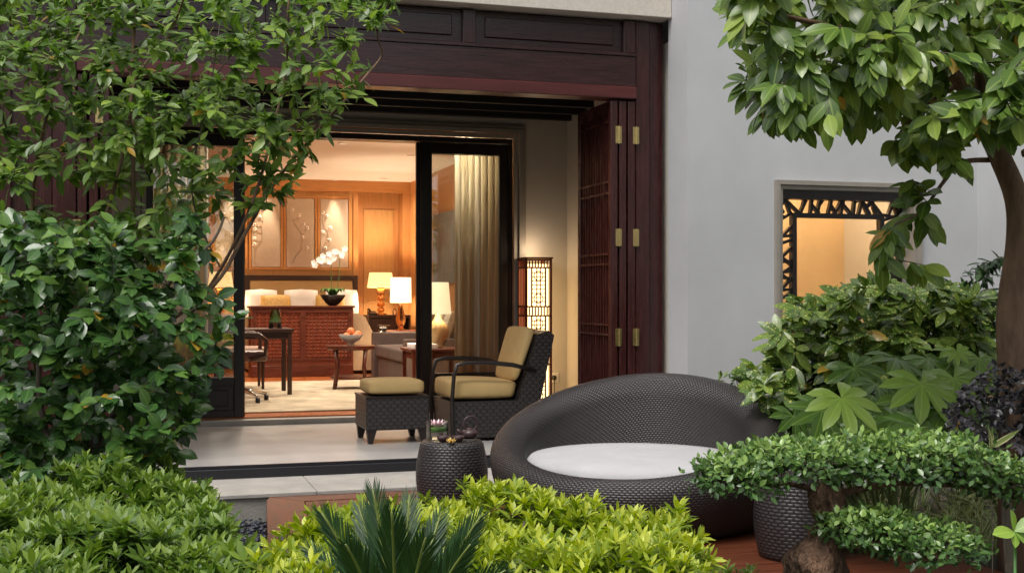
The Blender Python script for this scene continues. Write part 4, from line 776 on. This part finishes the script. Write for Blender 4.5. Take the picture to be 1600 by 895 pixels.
# --- azaleas
def azalea(label, poly, zt, seed, mat, nsh, nin, size, dfar):
    rs = np.random.RandomState(seed); c = np.mean([onz(x, y, zt) for x, y in poly if y > 600], 0); root = plant('azalea_bush', label, 'shrub', (c[0], c[1], GZ), 'clipped azalea bushes before the deck')
    xs = [p[0] for p in poly]; ys = [p[1] for p in poly]; W3 = np.array([onz(x, y, zt)[:2] for x, y in poly]); lo, hi = W3.min(0), W3.max(0); wp = [tuple(v) for v in W3]
    T1 = leaf_tmpl(.32, 3, .25, .10, .55); P, D, Nn, Sz, val = [], [], [], [], []; shoots = []
    cen = W3.mean(0)
    while len(shoots) < nsh:
        x, y = rs.uniform(lo[0]-.05, hi[0]+.05), rs.uniform(lo[1]-.05, hi[1]+.05)
        if not in_poly(wp, x, y): continue
        hgt = .05*math.sin(x*7+seed)*math.cos(y*6)+.03*math.sin(x*17+y*13); shoots.append((x, y, zt+hgt-.03+rs.normal(0, .018)))
    for (x, y) in [wp[i] for i in range(len(wp))]: pass
    edge = []
    for i in range(len(wp)):                                  # the sides below the rim
        a, b_ = np.array(wp[i]), np.array(wp[(i+1) % len(wp)]); L = np.linalg.norm(b_-a); out = np.array([(b_-a)[1], -(b_-a)[0]])/max(L, 1e-6)
        if np.dot(out, (a+b_)/2-cen) < 0: out = -out
        for k in range(int(L*130)): t = rs.rand(); dn = rs.uniform(.0, .45); q = a+(b_-a)*t+out*(.03*rs.rand()+.05*math.sin(min(1, dn*4))); edge.append((q[0], q[1], zt-dn, out))
    # whole shoots: a rosette of leaves round a short stem
    def rosette(k, seed2):
        r2 = np.random.RandomState(seed2); p, d, n_, s, v = [], [], [], [], []
        for j in range(k):
            lvl = j/k; a = j*2.4+r2.uniform(-.3, .3); el = (1.15-.85*(1-lvl))+r2.uniform(-.2, .2); dd = np.array([math.cos(a)*math.cos(el), math.sin(a)*math.cos(el), math.sin(el)])
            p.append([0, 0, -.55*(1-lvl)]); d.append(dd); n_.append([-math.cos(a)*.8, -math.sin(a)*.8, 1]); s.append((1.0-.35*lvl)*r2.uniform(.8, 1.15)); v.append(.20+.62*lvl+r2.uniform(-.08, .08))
        p, d, n_, s, v = map(np.array, (p, d, n_, s, v)); V, F, U = T1; R = frames(d, n_); W_ = np.einsum('kij,vj->kvi', R, V)*s[:, None, None]+p[:, None, :]; stemV = []
        return W_.reshape(-1, 3), (F[None]+(np.arange(k)*len(V))[:, None, None]).reshape(-1, 3), np.tile(U, (k, 1)), np.repeat(v, len(V))
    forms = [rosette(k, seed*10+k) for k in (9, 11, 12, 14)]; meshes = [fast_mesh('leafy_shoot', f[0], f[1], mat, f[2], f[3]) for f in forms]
    allS = [(np.array(s_), unit(np.array([rs.normal(0, .28), rs.normal(0, .28)-.1, 1]))) for s_ in shoots]+[(np.array(e[:3]), unit(np.array([e[3][0]*.9+rs.normal(0, .25), e[3][1]*.9+rs.normal(0, .25), .7]))) for e in edge]
    PP = np.array([s_[0] for s_ in allS]); sel = set(front(PP, 13, 300).tolist()); loc = np.array(root.location); acc = [[], [], [], []]; off = 0
    for i, (p, d) in enumerate(allS):
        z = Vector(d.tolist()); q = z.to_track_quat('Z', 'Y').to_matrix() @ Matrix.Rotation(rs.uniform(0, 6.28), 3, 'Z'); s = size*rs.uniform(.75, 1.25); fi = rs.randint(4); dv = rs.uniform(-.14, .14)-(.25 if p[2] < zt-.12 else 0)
        if i in sel:
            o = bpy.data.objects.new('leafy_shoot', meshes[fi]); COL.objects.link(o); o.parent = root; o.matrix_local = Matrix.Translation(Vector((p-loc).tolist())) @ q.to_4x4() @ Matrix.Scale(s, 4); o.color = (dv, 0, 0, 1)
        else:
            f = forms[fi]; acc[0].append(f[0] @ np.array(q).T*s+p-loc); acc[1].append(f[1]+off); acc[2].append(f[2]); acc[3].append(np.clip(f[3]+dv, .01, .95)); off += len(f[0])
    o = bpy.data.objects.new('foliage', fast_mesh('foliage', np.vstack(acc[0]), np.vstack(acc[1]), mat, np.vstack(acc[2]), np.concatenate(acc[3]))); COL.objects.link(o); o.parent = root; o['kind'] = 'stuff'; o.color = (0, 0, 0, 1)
    # older leaves and stems inside
    st_, ip = [], []
    while len(ip) < nin:
        x, y = rs.uniform(lo[0], hi[0]), rs.uniform(lo[1], hi[1])
        if in_poly(wp, x, y): ip.append((x, y, zt-.05-abs(rs.normal(0, .12))))
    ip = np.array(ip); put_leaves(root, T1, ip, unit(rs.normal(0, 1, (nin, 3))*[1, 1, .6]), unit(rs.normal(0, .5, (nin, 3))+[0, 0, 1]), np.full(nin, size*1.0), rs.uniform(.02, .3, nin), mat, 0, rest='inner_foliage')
    for k in range(120):
        p = ip[rs.randint(nin)]; b_ = np.array([c[0]+(p[0]-c[0])*.5, c[1]+(p[1]-c[1])*.5, GZ]); st_.append((smooth_path([b_, (p+b_)/2+rs.normal(0, .04, 3), p+[0, 0, .04]], 3), .004))
    tubes('stems', st_, M['twig'], root, 4)
    return root
AZ1 = leafmat('bright_azalea_leaf', (.045, .100, .010), (.230, .320, .022), (.56, .60, .075), .45, .35, vein=.12); AZ2 = leafmat('green_azalea_leaf', (.024, .062, .012), (.095, .175, .024), (.25, .35, .055), .42, .3, vein=.12)
azalea('bright yellow green azalea hedge before the daybed', [(385, 1010), (400, 880), (440, 830), (500, 795), (560, 782), (640, 778), (720, 775), (780, 766), (860, 768), (930, 778), (1010, 792), (1065, 815), (1095, 850), (1075, 900), (1110, 1010)], .47, 3, AZ1, 1500, 5000, .052, 4)
azalea('mid green azalea mound beside the pebbles', [(-80, 1010), (-80, 770), (0, 752), (80, 742), (170, 735), (250, 732), (310, 755), (340, 790), (335, 815), (380, 850), (395, 890), (400, 1010)], .50, 8, AZ2, 1400, 5000, .056, 4)

azalea('small azalea sprigs at the deck corner beside the bonsai', [(1050, 1000), (1062, 900), (1095, 884), (1140, 882), (1180, 900), (1205, 1000)], .12, 15, AZ2, 110, 400, .05, 4)
# --- sago palm
rs = np.random.RandomState(21); SG = leafmat('sago_leaflet', (.010, .034, .012), (.020, .060, .016), (.036, .100, .022), .5, .15, vein=.1); pb = at(622, 990, 2.55); pb[2] = .24
sg = plant('sago_palm', 'dark green sago palm with stiff feathered fronds among the azaleas', 'palm', (pb[0], pb[1], GZ))
B().lathe([(.10, 0), (.12, .2), (.09, .42), (.05, .52), (.0001, .54)], (pb[0], pb[1], GZ), 14).done('trunk', M['bark'], sg, True)
SGV = plain('frond_rib', (.16, .20, .05), .4, .1, 10, 0)
for k, (tx, ty, dd) in enumerate(((478, 855, .1), (502, 800, -.05), (560, 790, .12), (582, 762, .0), (640, 772, .12), (612, 800, -.22), (690, 800, .16), (752, 805, .0), (735, 850, -.16), (540, 850, -.22), (665, 840, -.25), (790, 890, -.1), (440, 905, -.1))):
    tip = at(tx, ty, 2.55+dd); p0 = np.array([pb[0], pb[1], .24]); mid = (p0+tip)/2+np.array([0, 0, .05])+(p0-tip)*[.12, .12, 0]; ts = np.linspace(0, 1, 14)[:, None]; rib = (1-ts)**2*p0+2*ts*(1-ts)*mid+ts**2*tip
    fr_ = B().tube(rib, list(np.linspace(.006, .002, 14)), 5).done('frond', SGV, sg, True, uv=False)
    P, D, Nn, Sz, va_ = [], [], [], [], []; L = np.linalg.norm(tip-p0)
    nl = 58
    for j in range(nl):
        t = .12+.88*j/nl; p = (1-t)**2*p0+2*t*(1-t)*mid+t*t*tip; tan = unit(2*(1-t)*(mid-p0)+2*t*(tip-mid)); sd_ = unit(np.cross(tan, unit(at(800, 460, 1)-np.array([0, 0, EYE]))*.8+rs.normal(0, .05, 3)+[0, 0, .0])); nn = np.cross(sd_, tan)
        for s_ in (-1, 1): P.append(p); D.append(unit(tan*1.35+s_*sd_*(.62-.2*t)+nn*.30+rs.normal(0, .05, 3))); Nn.append(nn+s_*sd_*.2); Sz.append(.085*math.sin(math.pi*min(.97, .18+.80*t))**.7*(L/.32)**.5+.012); va_.append(rs.uniform(.2, .8))
    T = leaf_tmpl(.050, 3, .3, .03, .4); R = frames(np.array(D), np.array(Nn)); o = bpy.data.objects.new('leaflets', joined('leaflets', T, np.array(P), R, np.array(Sz), np.array(va_), SG, np.array(sg.location))); COL.objects.link(o); o.parent = fr_; o.color = (0, 0, 0, 1); o['kind'] = 'stuff'

# --- broad leaved tree at the right
rs = np.random.RandomState(31); MG = leafmat('broad_leaf', (.034, .075, .014), (.110, .190, .032), (.29, .38, .075), .30, .25, vein=.3); TB = onz(1584, 800, GZ); TB = at(1592, 700, 5.3); TB[2] = GZ
tr = plant('broad_leaved_tree', 'leaning tree with large drooping oval leaves before the white wall', 'tree', TB); D0 = 5.3; limbs = []
for pts, r0, r1 in (([(1592, 700), (1582, 560), (1580, 480), (1592, 380), (1588, 310), (1560, 240), (1535, 190)], .068, .040), ([(1545, 215), (1500, 130), (1450, 80), (1370, 55), (1290, 40), (1200, 20)], .035, .008), ([(1560, 240), (1600, 200), (1660, 120)], .04, .02), ([(1535, 190), (1530, 100), (1500, 20), (1480, -60)], .032, .012),
 ([(1548, 250), (1500, 255), (1470, 290), (1440, 330), (1400, 350)], .012, .004), ([(1450, 80), (1380, 120), (1300, 150), (1230, 160)], .014, .005), ([(1500, 130), (1440, 170), (1400, 215)], .012, .004), ([(1600, 240), (1640, 230)], .02, .01)):
    p = smooth_path([at(x, y, D0-(.05 if r0 > .05 else .12*i)) for i, (x, y) in enumerate(pts)]); 
    if r0 > .06: p[0] = TB
    limbs.append((p, list(np.linspace(r0, r1, len(p)))))
limbs[0][1][0] = .09; limbs[0][1][1] = .08
tubes('trunk', limbs[:1], M['bark'], tr, 14); tubes('limbs', limbs[1:], M['bark'], tr, 8)
reg = [(1125, -60), (1128, 20), (1165, 70), (1150, 150), (1185, 200), (1215, 190), (1250, 205), (1330, 195), (1390, 170), (1420, 215), (1480, 230), (1530, 190), (1590, 190), (1660, 230), (1660, -60)]
tg = np.vstack([sample(reg, 330, 4.25, 5.6, rs), sample([(1180, -60), (1250, -420), (1500, -620), (1900, -560), (2100, -200), (1900, 240), (1662, 230), (1662, -60)], 420, 4.2, 6.8, rs), sample([(1385, 200), (1500, 200), (1510, 260), (1450, 290), (1390, 280)], 8, 4.7, 5.1, rs), sample([(1375, 330), (1440, 310), (1480, 400), (1440, 425), (1370, 410)], 9, 4.8, 5.1, rs), sample([(1540, 60), (1640, 60), (1640, 230), (1560, 200)], 10, 4.0, 4.4, rs)])  # second sample: unseen upper crown added to shade the white wall
tw = grow(limbs, tg, rs, .003); tubes('branches', tw, M['twig'], tr, 5); put_leaves(tr, leaf_tmpl(.44, 5, .18, .18, .5, .03), *twig_leaves(tw, rs, 8.5, .11, .95, .7, .118, .3, .9, at(1450, 60, 5.8), .8), MG, 300, cell=14)

# --- spotted aucuba behind the daybed
rs = np.random.RandomState(41); AU = leafmat('aucuba_leaf', (.026, .062, .014), (.095, .170, .028), (.21, .30, .055), .26, .2, spots=(.55, .55, .14)); D0 = 6.75; ab_ = at(1340, 800, D0); ab_[2] = GZ; au = plant('spotted_aucuba', 'aucuba shrub with yellow speckled leaves under the lattice window', 'shrub', ab_); limbs = []
for x, y in ((1200, 560), (1240, 500), (1300, 470), (1360, 440), (1420, 430), (1470, 440), (1520, 450), (1215, 620), (1300, 560), (1400, 540)):
    p = smooth_path([ab_+rs.normal(0, .06, 3)*[1, 1, 0], at((x+1340)/2, 650, D0), at(x, y+30, D0+rs.uniform(-.2, .2))]); limbs.append((p, list(np.linspace(.012, .004, len(p)))))
tubes('stems', limbs, M['twig'], au, 6); reg = [(1168, 590), (1190, 540), (1225, 500), (1250, 468), (1310, 455), (1365, 438), (1430, 448), (1500, 445), (1560, 470), (1560, 600), (1400, 620), (1260, 690), (1195, 665)]
tg = np.vstack([sample(reg, 230, D0-.45, D0+.1, rs), sample(reg, 120, D0+.1, D0+.5, rs)]); tw = grow(limbs, tg, rs, .002); tubes('branches', tw, M['twig'], au, 4); put_leaves(au, leaf_tmpl(.42, 5, .12, .14, .5), *twig_leaves(tw, rs, 9, .08, 1.1, .35, .125, .22, 1.0, at(1350, 600, D0+.5), 1.0), AU, 300, cell=12)
# dark shrub in the wall corner
rs = np.random.RandomState(43); DS = leafmat('dark_shrub_leaf', (.008, .022, .010), (.020, .050, .016), (.045, .095, .025), .35, .2); q = at(1560, 700, 7.0); q[2] = GZ; ds = plant('corner_shrub', 'dark fine leaved shrub in the corner of the white walls', 'shrub', q)
limbs = [(smooth_path([q, at(1550, 550, 6.9), at(x, y, 6.9)]), list(np.linspace(.012, .004, 13))) for x, y in ((1480, 470), (1540, 420), (1600, 400), (1640, 460))]; tubes('stems', limbs, M['twig'], ds, 5); tw = grow(limbs, np.vstack([sample([(1440, 470), (1500, 420), (1560, 395), (1660, 380), (1660, 640), (1440, 640)], 230, 6.6, 7.3, rs), sample([(1230, 560), (1660, 540), (1660, 760), (1240, 760)], 260, 6.5, 7.2, rs)]), rs, .002); tubes('branches', tw, M['twig'], ds, 4); put_leaves(ds, leaf_tmpl(.42, 4, .2, .15), *twig_leaves(tw, rs, 9, .14, 1.0, .2, .075), DS, 0)

# --- fatsia with hand shaped leaves
rs = np.random.RandomState(51); FT = leafmat('fatsia_leaf', (.040, .095, .018), (.100, .190, .034), (.24, .36, .065), .22, .28, vein=.3); q = at(1400, 800, 5.6); q[2] = GZ; ft = plant('fatsia_plant', 'fatsia with large hand shaped lobed leaves behind the bonsai', 'plant', q)
def palmate(n=8):
    V, F, U = [], [], []
    for k in range(n):
        a = -2.35+4.7*k/(n-1); L = 1-.30*abs(a/2.35)**1.5; t, f, u = leaf_tmpl(.31, 5, .30, .20, .60); t = t*[1, L, 1]; c, s = math.cos(a), math.sin(a); o = len(V); V += [(x*c+y*s, y*c-x*s, z) for x, y, z in t.tolist()]; F += (f+o).tolist(); U += u.tolist()
    m = len(V)                                            # the web joining the lobes
    V.append((0, 0, .0)); U.append((.5, .2)); ring = []
    for k in range(2*n-1):
        a = -2.35+4.7*k/(2*n-2); r = .40 if k % 2 == 0 else .33; V.append((r*math.sin(a), r*math.cos(a), -.03-.004)); U.append((.3, .4)); ring.append(len(V)-1)
    for a, b_ in zip(ring, ring[1:]): F.append((m, b_, a))
    return np.array(V), np.array(F), np.array(U)
PM = palmate(); tm = fast_mesh('palmate_leaf', PM[0], PM[1], FT, PM[2], np.zeros(len(PM[0])))
spots_ = [(1315, 622, 5.0, .20, .82), (1350, 640, 5.5, .2, .45), (1440, 600, 5.2, .22, .75), (1400, 560, 5.6, .20, .4), (1490, 590, 5.4, .20, .7), (1400, 655, 5.1, .20, .5), (1440, 668, 5.0, .19, .4), (1340, 690, 5.2, .16, .3), (1270, 690, 5.4, .17, .3), (1530, 560, 5.7, .17, .6), (1490, 550, 5.9, .15, .7), (1370, 600, 5.8, .18, .3), (1300, 660, 5.7, .18, .25), (1450, 640, 5.6, .2, .3), (1520, 640, 5.6, .2, .3), (1240, 650, 5.9, .16, .25), (1380, 700, 5.4, .2, .2), (1480, 700, 5.4, .2, .2), (1360, 585, 6.0, .08, .9), (1495, 548, 5.6, .08, 1.), (1285, 640, 5.3, .19, .35), (1420, 625, 5.35, .21, .55), (1360, 665, 5.25, .21, .4), (1475, 640, 5.2, .2, .5), (1300, 700, 5.5, .2, .2), (1430, 700, 5.6, .22, .2), (1335, 575, 5.9, .2, .3), (1450, 560, 5.9, .2, .5)]
st_ = []
for i, (x, y, d, s, v) in enumerate(spots_):
    p = at(x, y, d); dirn = unit(np.array([rs.uniform(-.7, .7), -.8, -.7+rs.normal(0, .15)])); nn = unit(np.array([rs.normal(0, .25), -.9, .9])); R = frames(dirn[None], nn[None])[0]; o = bpy.data.objects.new('leaf', tm); COL.objects.link(o); o.parent = ft
    o.matrix_local = Matrix.Translation(Vector((p-q).tolist())) @ Matrix(R.tolist()).to_4x4() @ Matrix.Scale(s, 4); o.color = (min(.93, v), 0, 0, 1); st_.append((smooth_path([q+rs.normal(0, .08, 3)*[1, 1, 0], (q+p)/2+[0, .1, .1], p], 4), list(np.linspace(.008, .004, 9))))
tubes('stalks', st_, plain('green_stalk', (.10, .16, .04), .4, .1, 10, 0), ft, 6)

# --- purple loropetalum, small box bush
rs = np.random.RandomState(61); LP = leafmat('purple_leaf', (.018, .016, .020), (.046, .044, .050), (.105, .095, .108), .3, .1, vein=.1); q = at(1580, 850, 4.9); q[2] = GZ; lp = plant('loropetalum_shrub', 'dark purple leaved shrub below the leaning tree', 'shrub', q)
limbs = [(smooth_path([q, at(1570, 720, 4.9), at(x, y, 4.9)]), list(np.linspace(.010, .003, 13))) for x, y in ((1490, 640), (1530, 590), (1580, 580), (1640, 600), (1500, 700))]; tubes('stems', limbs, M['twig'], lp, 5)
tw = grow(limbs, sample([(1475, 650), (1500, 600), (1545, 570), (1600, 560), (1680, 580), (1680, 780), (1560, 760), (1490, 715)], 330, 4.6, 5.3, rs), rs, .0015); tubes('branches', tw, M['twig'], lp, 4); put_leaves(lp, leaf_tmpl(.55, 3, .2, .1), *twig_leaves(tw, rs, 11, .10, 1.1, .1, .034, .4), LP, 200, cell=8)
rs = np.random.RandomState(62); BX = leafmat('box_leaf', (.028, .066, .014), (.080, .150, .026), (.18, .27, .05), .4, .25); q = at(1200, 760, 6.9); q[2] = GZ; bx = plant('low_box_bush', 'low fine leaved bush between the daybed and the white wall', 'shrub', q)
limbs = [(smooth_path([q, at(x, y, 6.9)]), list(np.linspace(.008, .003, 7))) for x, y in ((1150, 590), (1190, 610), (1230, 640), (1130, 620))]; tubes('stems', limbs, M['twig'], bx, 5)
tw = grow(limbs, sample([(1105, 610), (1130, 585), (1165, 580), (1210, 610), (1250, 640), (1260, 720), (1180, 720)], 190, 6.7, 7.2, rs), rs, .0015); tubes('branches', tw, M['twig'], bx, 4); put_leaves(bx, leaf_tmpl(.35, 3, .2, .1), *twig_leaves(tw, rs, 10, .08, 1.0, .0, .045, .4), BX, 0)

# --- cloud pruned bonsai
rs = np.random.RandomState(71); BL = leafmat('bonsai_leaf', (.020, .058, .018), (.085, .170, .042), (.24, .36, .09), .27, .22, vein=.15); D0 = 4.0; q = onz(1280, 1010, -.09); q = at(1283, 940, D0); q[2] = GZ; bn = plant('cloud_pruned_tree', 'cloud pruned bonsai with gnarled trunk and flat leaf pads', 'bonsai tree', q)
def gnarl(pts, rad, name, n=40):
    p = smooth_path([at(x, y, d) for x, y, d in pts], 12); p[0] = [p[0][0], p[0][1], GZ]; r = np.interp(np.linspace(0, 1, len(p)), np.linspace(0, 1, len(rad)), rad); b = B().tube(p, list(r), n)
    from mathutils import noise as nz
    for v in b.bm.verts: w3 = Vector((v.co.x*1.0, v.co.y, v.co.z*.35)); k = nz.noise(w3*30)*.030+nz.noise(Vector(v.co)*10)*.040-abs(nz.noise(w3*60))*.022+.006; c = min(p, key=lambda w_: (Vector(w_.tolist())-v.co).length); v.co += (v.co-Vector(c.tolist())).normalized()*k
    return b.done(name, M['barkr'], bn, True, uv=False)
gnarl([(1283, 1000, 4.0), (1275, 900, 4.0), (1290, 850, 4.0), (1300, 810, 4.0), (1290, 775, 4.02), (1275, 755, 4.05)], [.10, .095, .068, .052, .04, .03], 'trunk'); gnarl([(1300, 820, 4.0), (1340, 800, 4.05), (1400, 770, 4.05), (1500, 765, 4.1), (1580, 775, 4.1)], [.035, .026, .022, .016, .01], 'limb', 10) if False else None
lim = [(smooth_path([at(1290, 775, 4.02), at(1340, 765, 4.05), at(1400, 755, 4.05), at(1500, 760, 4.1), at(1590, 780, 4.1)]), .014), (smooth_path([at(1280, 765, 4.03), at(1220, 755, 4.0), at(1150, 765, 3.95)]), .012), (smooth_path([at(1300, 860, 4.0), at(1350, 862, 3.95), at(1420, 865, 3.9), at(1480, 880, 3.9)]), .012)]
tubes('limbs', [(p, list(np.linspace(r, .004, len(p)))) for p, r in lim], M['barkr'], bn, 7)
P, D, Nn, Sz, va_ = [], [], [], [], []; tws = []
for (x, y, hx, hy, dr, dd, cnt) in ((1150, 752, 62, 40, .16, -.06, 900), (1225, 728, 85, 36, .22, 0, 1300), (1300, 722, 60, 34, .2, .08, 800), (1375, 728, 85, 44, .24, .05, 1500), (1460, 722, 85, 42, .24, .1, 1500), (1540, 750, 70, 36, .2, .08, 1100), (1610, 775, 50, 34, .2, .05, 600), (1370, 835, 75, 36, .18, -.1, 1300), (1450, 855, 75, 36, .18, -.12, 1300), (1330, 826, 40, 26, .12, -.12, 400)):
    c = at(x, y, D0+dd); k = FPX/(D0+dd); rad = np.array([hx/k, dr, hy/k])
    for j in range(cnt):
        v = unit(rs.normal(0, 1, 3)); 
        if v[2] < -.35: v[2] = -v[2]
        rr = rs.uniform(.74, 1.06); p = c+v*rad*rr*(1+.14*math.sin(9*v[0]+5*v[1]+x)+.16*math.sin(17*v[0]+11*v[2]+x*.7)*math.cos(13*v[1]+x)); nrm = unit(v/rad*rad.mean()); P.append(p); D.append(unit(rs.normal(0, .7, 3)+nrm*.45)); Nn.append(unit(nrm*.7+[0, -.2, .6]+rs.normal(0, .4, 3))); Sz.append(.027*rs.uniform(.7, 1.25)); va_.append(np.clip(.28+.45*v[2]+rs.uniform(-.26, .32), .02, .95))  # top brightness put into leaf colour: lighter towards each pad's top
        if j % 9 == 0: tws.append((np.array([c+(p-c)*.25, c+(p-c)*.6+rs.normal(0, .01, 3), p]), [.003, .002, .001]))
tubes('twigs', tws, M['twig'], bn, 3); put_leaves(bn, leaf_tmpl(.55, 3, .18, .1), P, D, Nn, Sz, va_, BL, 300, cell=12)

# --- bamboo grass and the pale leafed seedling
rs = np.random.RandomState(81); SS = leafmat('bamboo_grass_leaf', (.05, .09, .025), (.10, .16, .04), (.20, .26, .07), .45, .3, edge=(.50, .48, .25)); T = leaf_tmpl(.11, 4, .2, .25, .4)
def tuft(P0, n, size, rs, spread=.9):
    P, D, Nn, Sz, v = [], [], [], [], []
    for k in range(n):
        a = rs.uniform(0, 6.28); e = rs.uniform(.2, 1.3); d = np.array([math.cos(a)*math.cos(e), math.sin(a)*math.cos(e), math.sin(e)]); P.append(P0+[0, 0, rs.uniform(0, .05)]); D.append(d); Nn.append([-d[0]*.5, -d[1]*.5-.3, 1]); Sz.append(size*rs.uniform(.6, 1.2)); v.append(rs.uniform(.2, .9))
    return P, D, Nn, Sz, v
acc = [[], [], [], [], []]
for k in range(900):
    p = np.array([rs.uniform(2.2, 5.2), rs.uniform(2.6, 6.6), GZ+rs.uniform(.03, .26)])
    if p[0] < 3.66 and p[1] > 3.6 and p[1] < 7.4: p[0] = rs.uniform(3.66, 5.2)
    if p[1] < 3.3 and p[0] < 2.5: continue
    for a_, b_ in zip(acc, tuft(p, 7, .13, rs)): a_ += list(b_)
gr = plant('bamboo_grass', 'variegated dwarf bamboo grass covering the ground under the bonsai', 'ground cover', (3.2, 4.2, GZ)); gr['kind'] = 'stuff'; put_leaves(gr, T, *acc, SS, 0)
q = at(1545, 740, 4.5); q[2] = GZ; tf = plant('bamboo_sprig', 'tall striped bamboo sprig rising above the bonsai pads', 'plant', q); top = at(1547, 705, 4.5); tubes('cane', [(smooth_path([q, (q+top)/2+[.03, .02, 0], top]), .0022)], M['twig'], tf, 5)
P, D = [], []
for dx, dz in ((-.12, .55), (-.05, .9), (.08, .75), (.85, .45), (-.7, .35), (.5, -.5), (.1, -.8), (-.25, -.75), (.3, -.6)): P.append(top+rs.normal(0, .006, 3)); D.append(unit(np.array([dx, -.15, dz])))
put_leaves(tf, leaf_tmpl(.16, 4, .2, .1, .4), P, D, [np.array([.1, -1, .3])]*len(P), rs.uniform(.09, .15, len(P)), rs.uniform(.4, .9, len(P)), SS, 300, cell=1)
q = at(1590, 900, 3.5); q[2] = GZ; sd_ = plant('pale_seedling', 'seedling with a few broad pale green leaves beside the bamboo grass', 'plant', q); PLm = leafmat('pale_broad_leaf', (.10, .20, .03), (.20, .34, .05), (.34, .50, .08), .35, .35, vein=.3); top = at(1585, 830, 3.5); tubes('stem', [(np.array([q, (q+top)/2, top]), .005)], M['green'], sd_, 5)
put_leaves(sd_, leaf_tmpl(.55, 5, .15, .1, .5), [top]*5, unit(np.array([[-1, -.2, .05], [-.25, -.2, 1], [.6, -.3, .4], [.5, -.5, -.5], [-.35, -.6, -.9]])), [np.array([.1, -.7, .8])]*5, [.085, .07, .09, .08, .05], [.8, .6, .5, .4, .7], PLm, 10, cell=1)
# --- trees behind the viewer, seen in the door glass; two added to block sky
rs = np.random.RandomState(91); BK = leafmat('bamboo_leaf', (.02, .05, .012), (.06, .12, .02), (.12, .2, .04), .4, .3)
for i, (x, y, h, rr_, lab) in enumerate(((4.6, -4.2, 5.6, 1.9, 'feathery garden tree mirrored in the door glass'), (7.6, -2.4, 5.0, 1.8, 'shorter bushy garden tree mirrored in the door glass'), (1.2, -5.2, 6.2, 2.0, 'tall garden tree standing opposite the veranda'), (-2.2, -4.0, 5.8, 1.9, 'garden tree standing opposite the panelling'), (-5.0, -1.2, 5.8, 2.0, 'unseen tree added beyond the camellia to block low sky light'), (-5.2, 3.2, 5.4, 1.9, 'unseen tree added beside the panelled wall to block low sky light'))):
    t = plant('garden_tree', lab, 'tree', (x, y, GZ), 'trees opposite the veranda'); b_ = np.array([x, y, GZ]); limbs = [(smooth_path([b_, b_+[.1, 0, h*.5], b_+[0, .1, h*.9]]), list(np.linspace(.09, .03, 13)))]
    tubes('trunk', limbs, M['bark'], t, 8); tgt = b_+np.array([0, 0, h*.56])+unit(rs.normal(0, 1, (260, 3)))*rs.uniform(.35, 1, (260, 1))*[rr_, rr_*.9, h*.46]; tw = grow(limbs, tgt, rs, .006); tubes('branches', tw, M['twig'], t, 4); put_leaves(t, leaf_tmpl(.38, 3, .2, .2), *twig_leaves(tw, rs, 14, .45, 1.0, .4, .21, .4), BK, 0, rest='crown')  # large leaves and wide crowns shaped to block low sky light
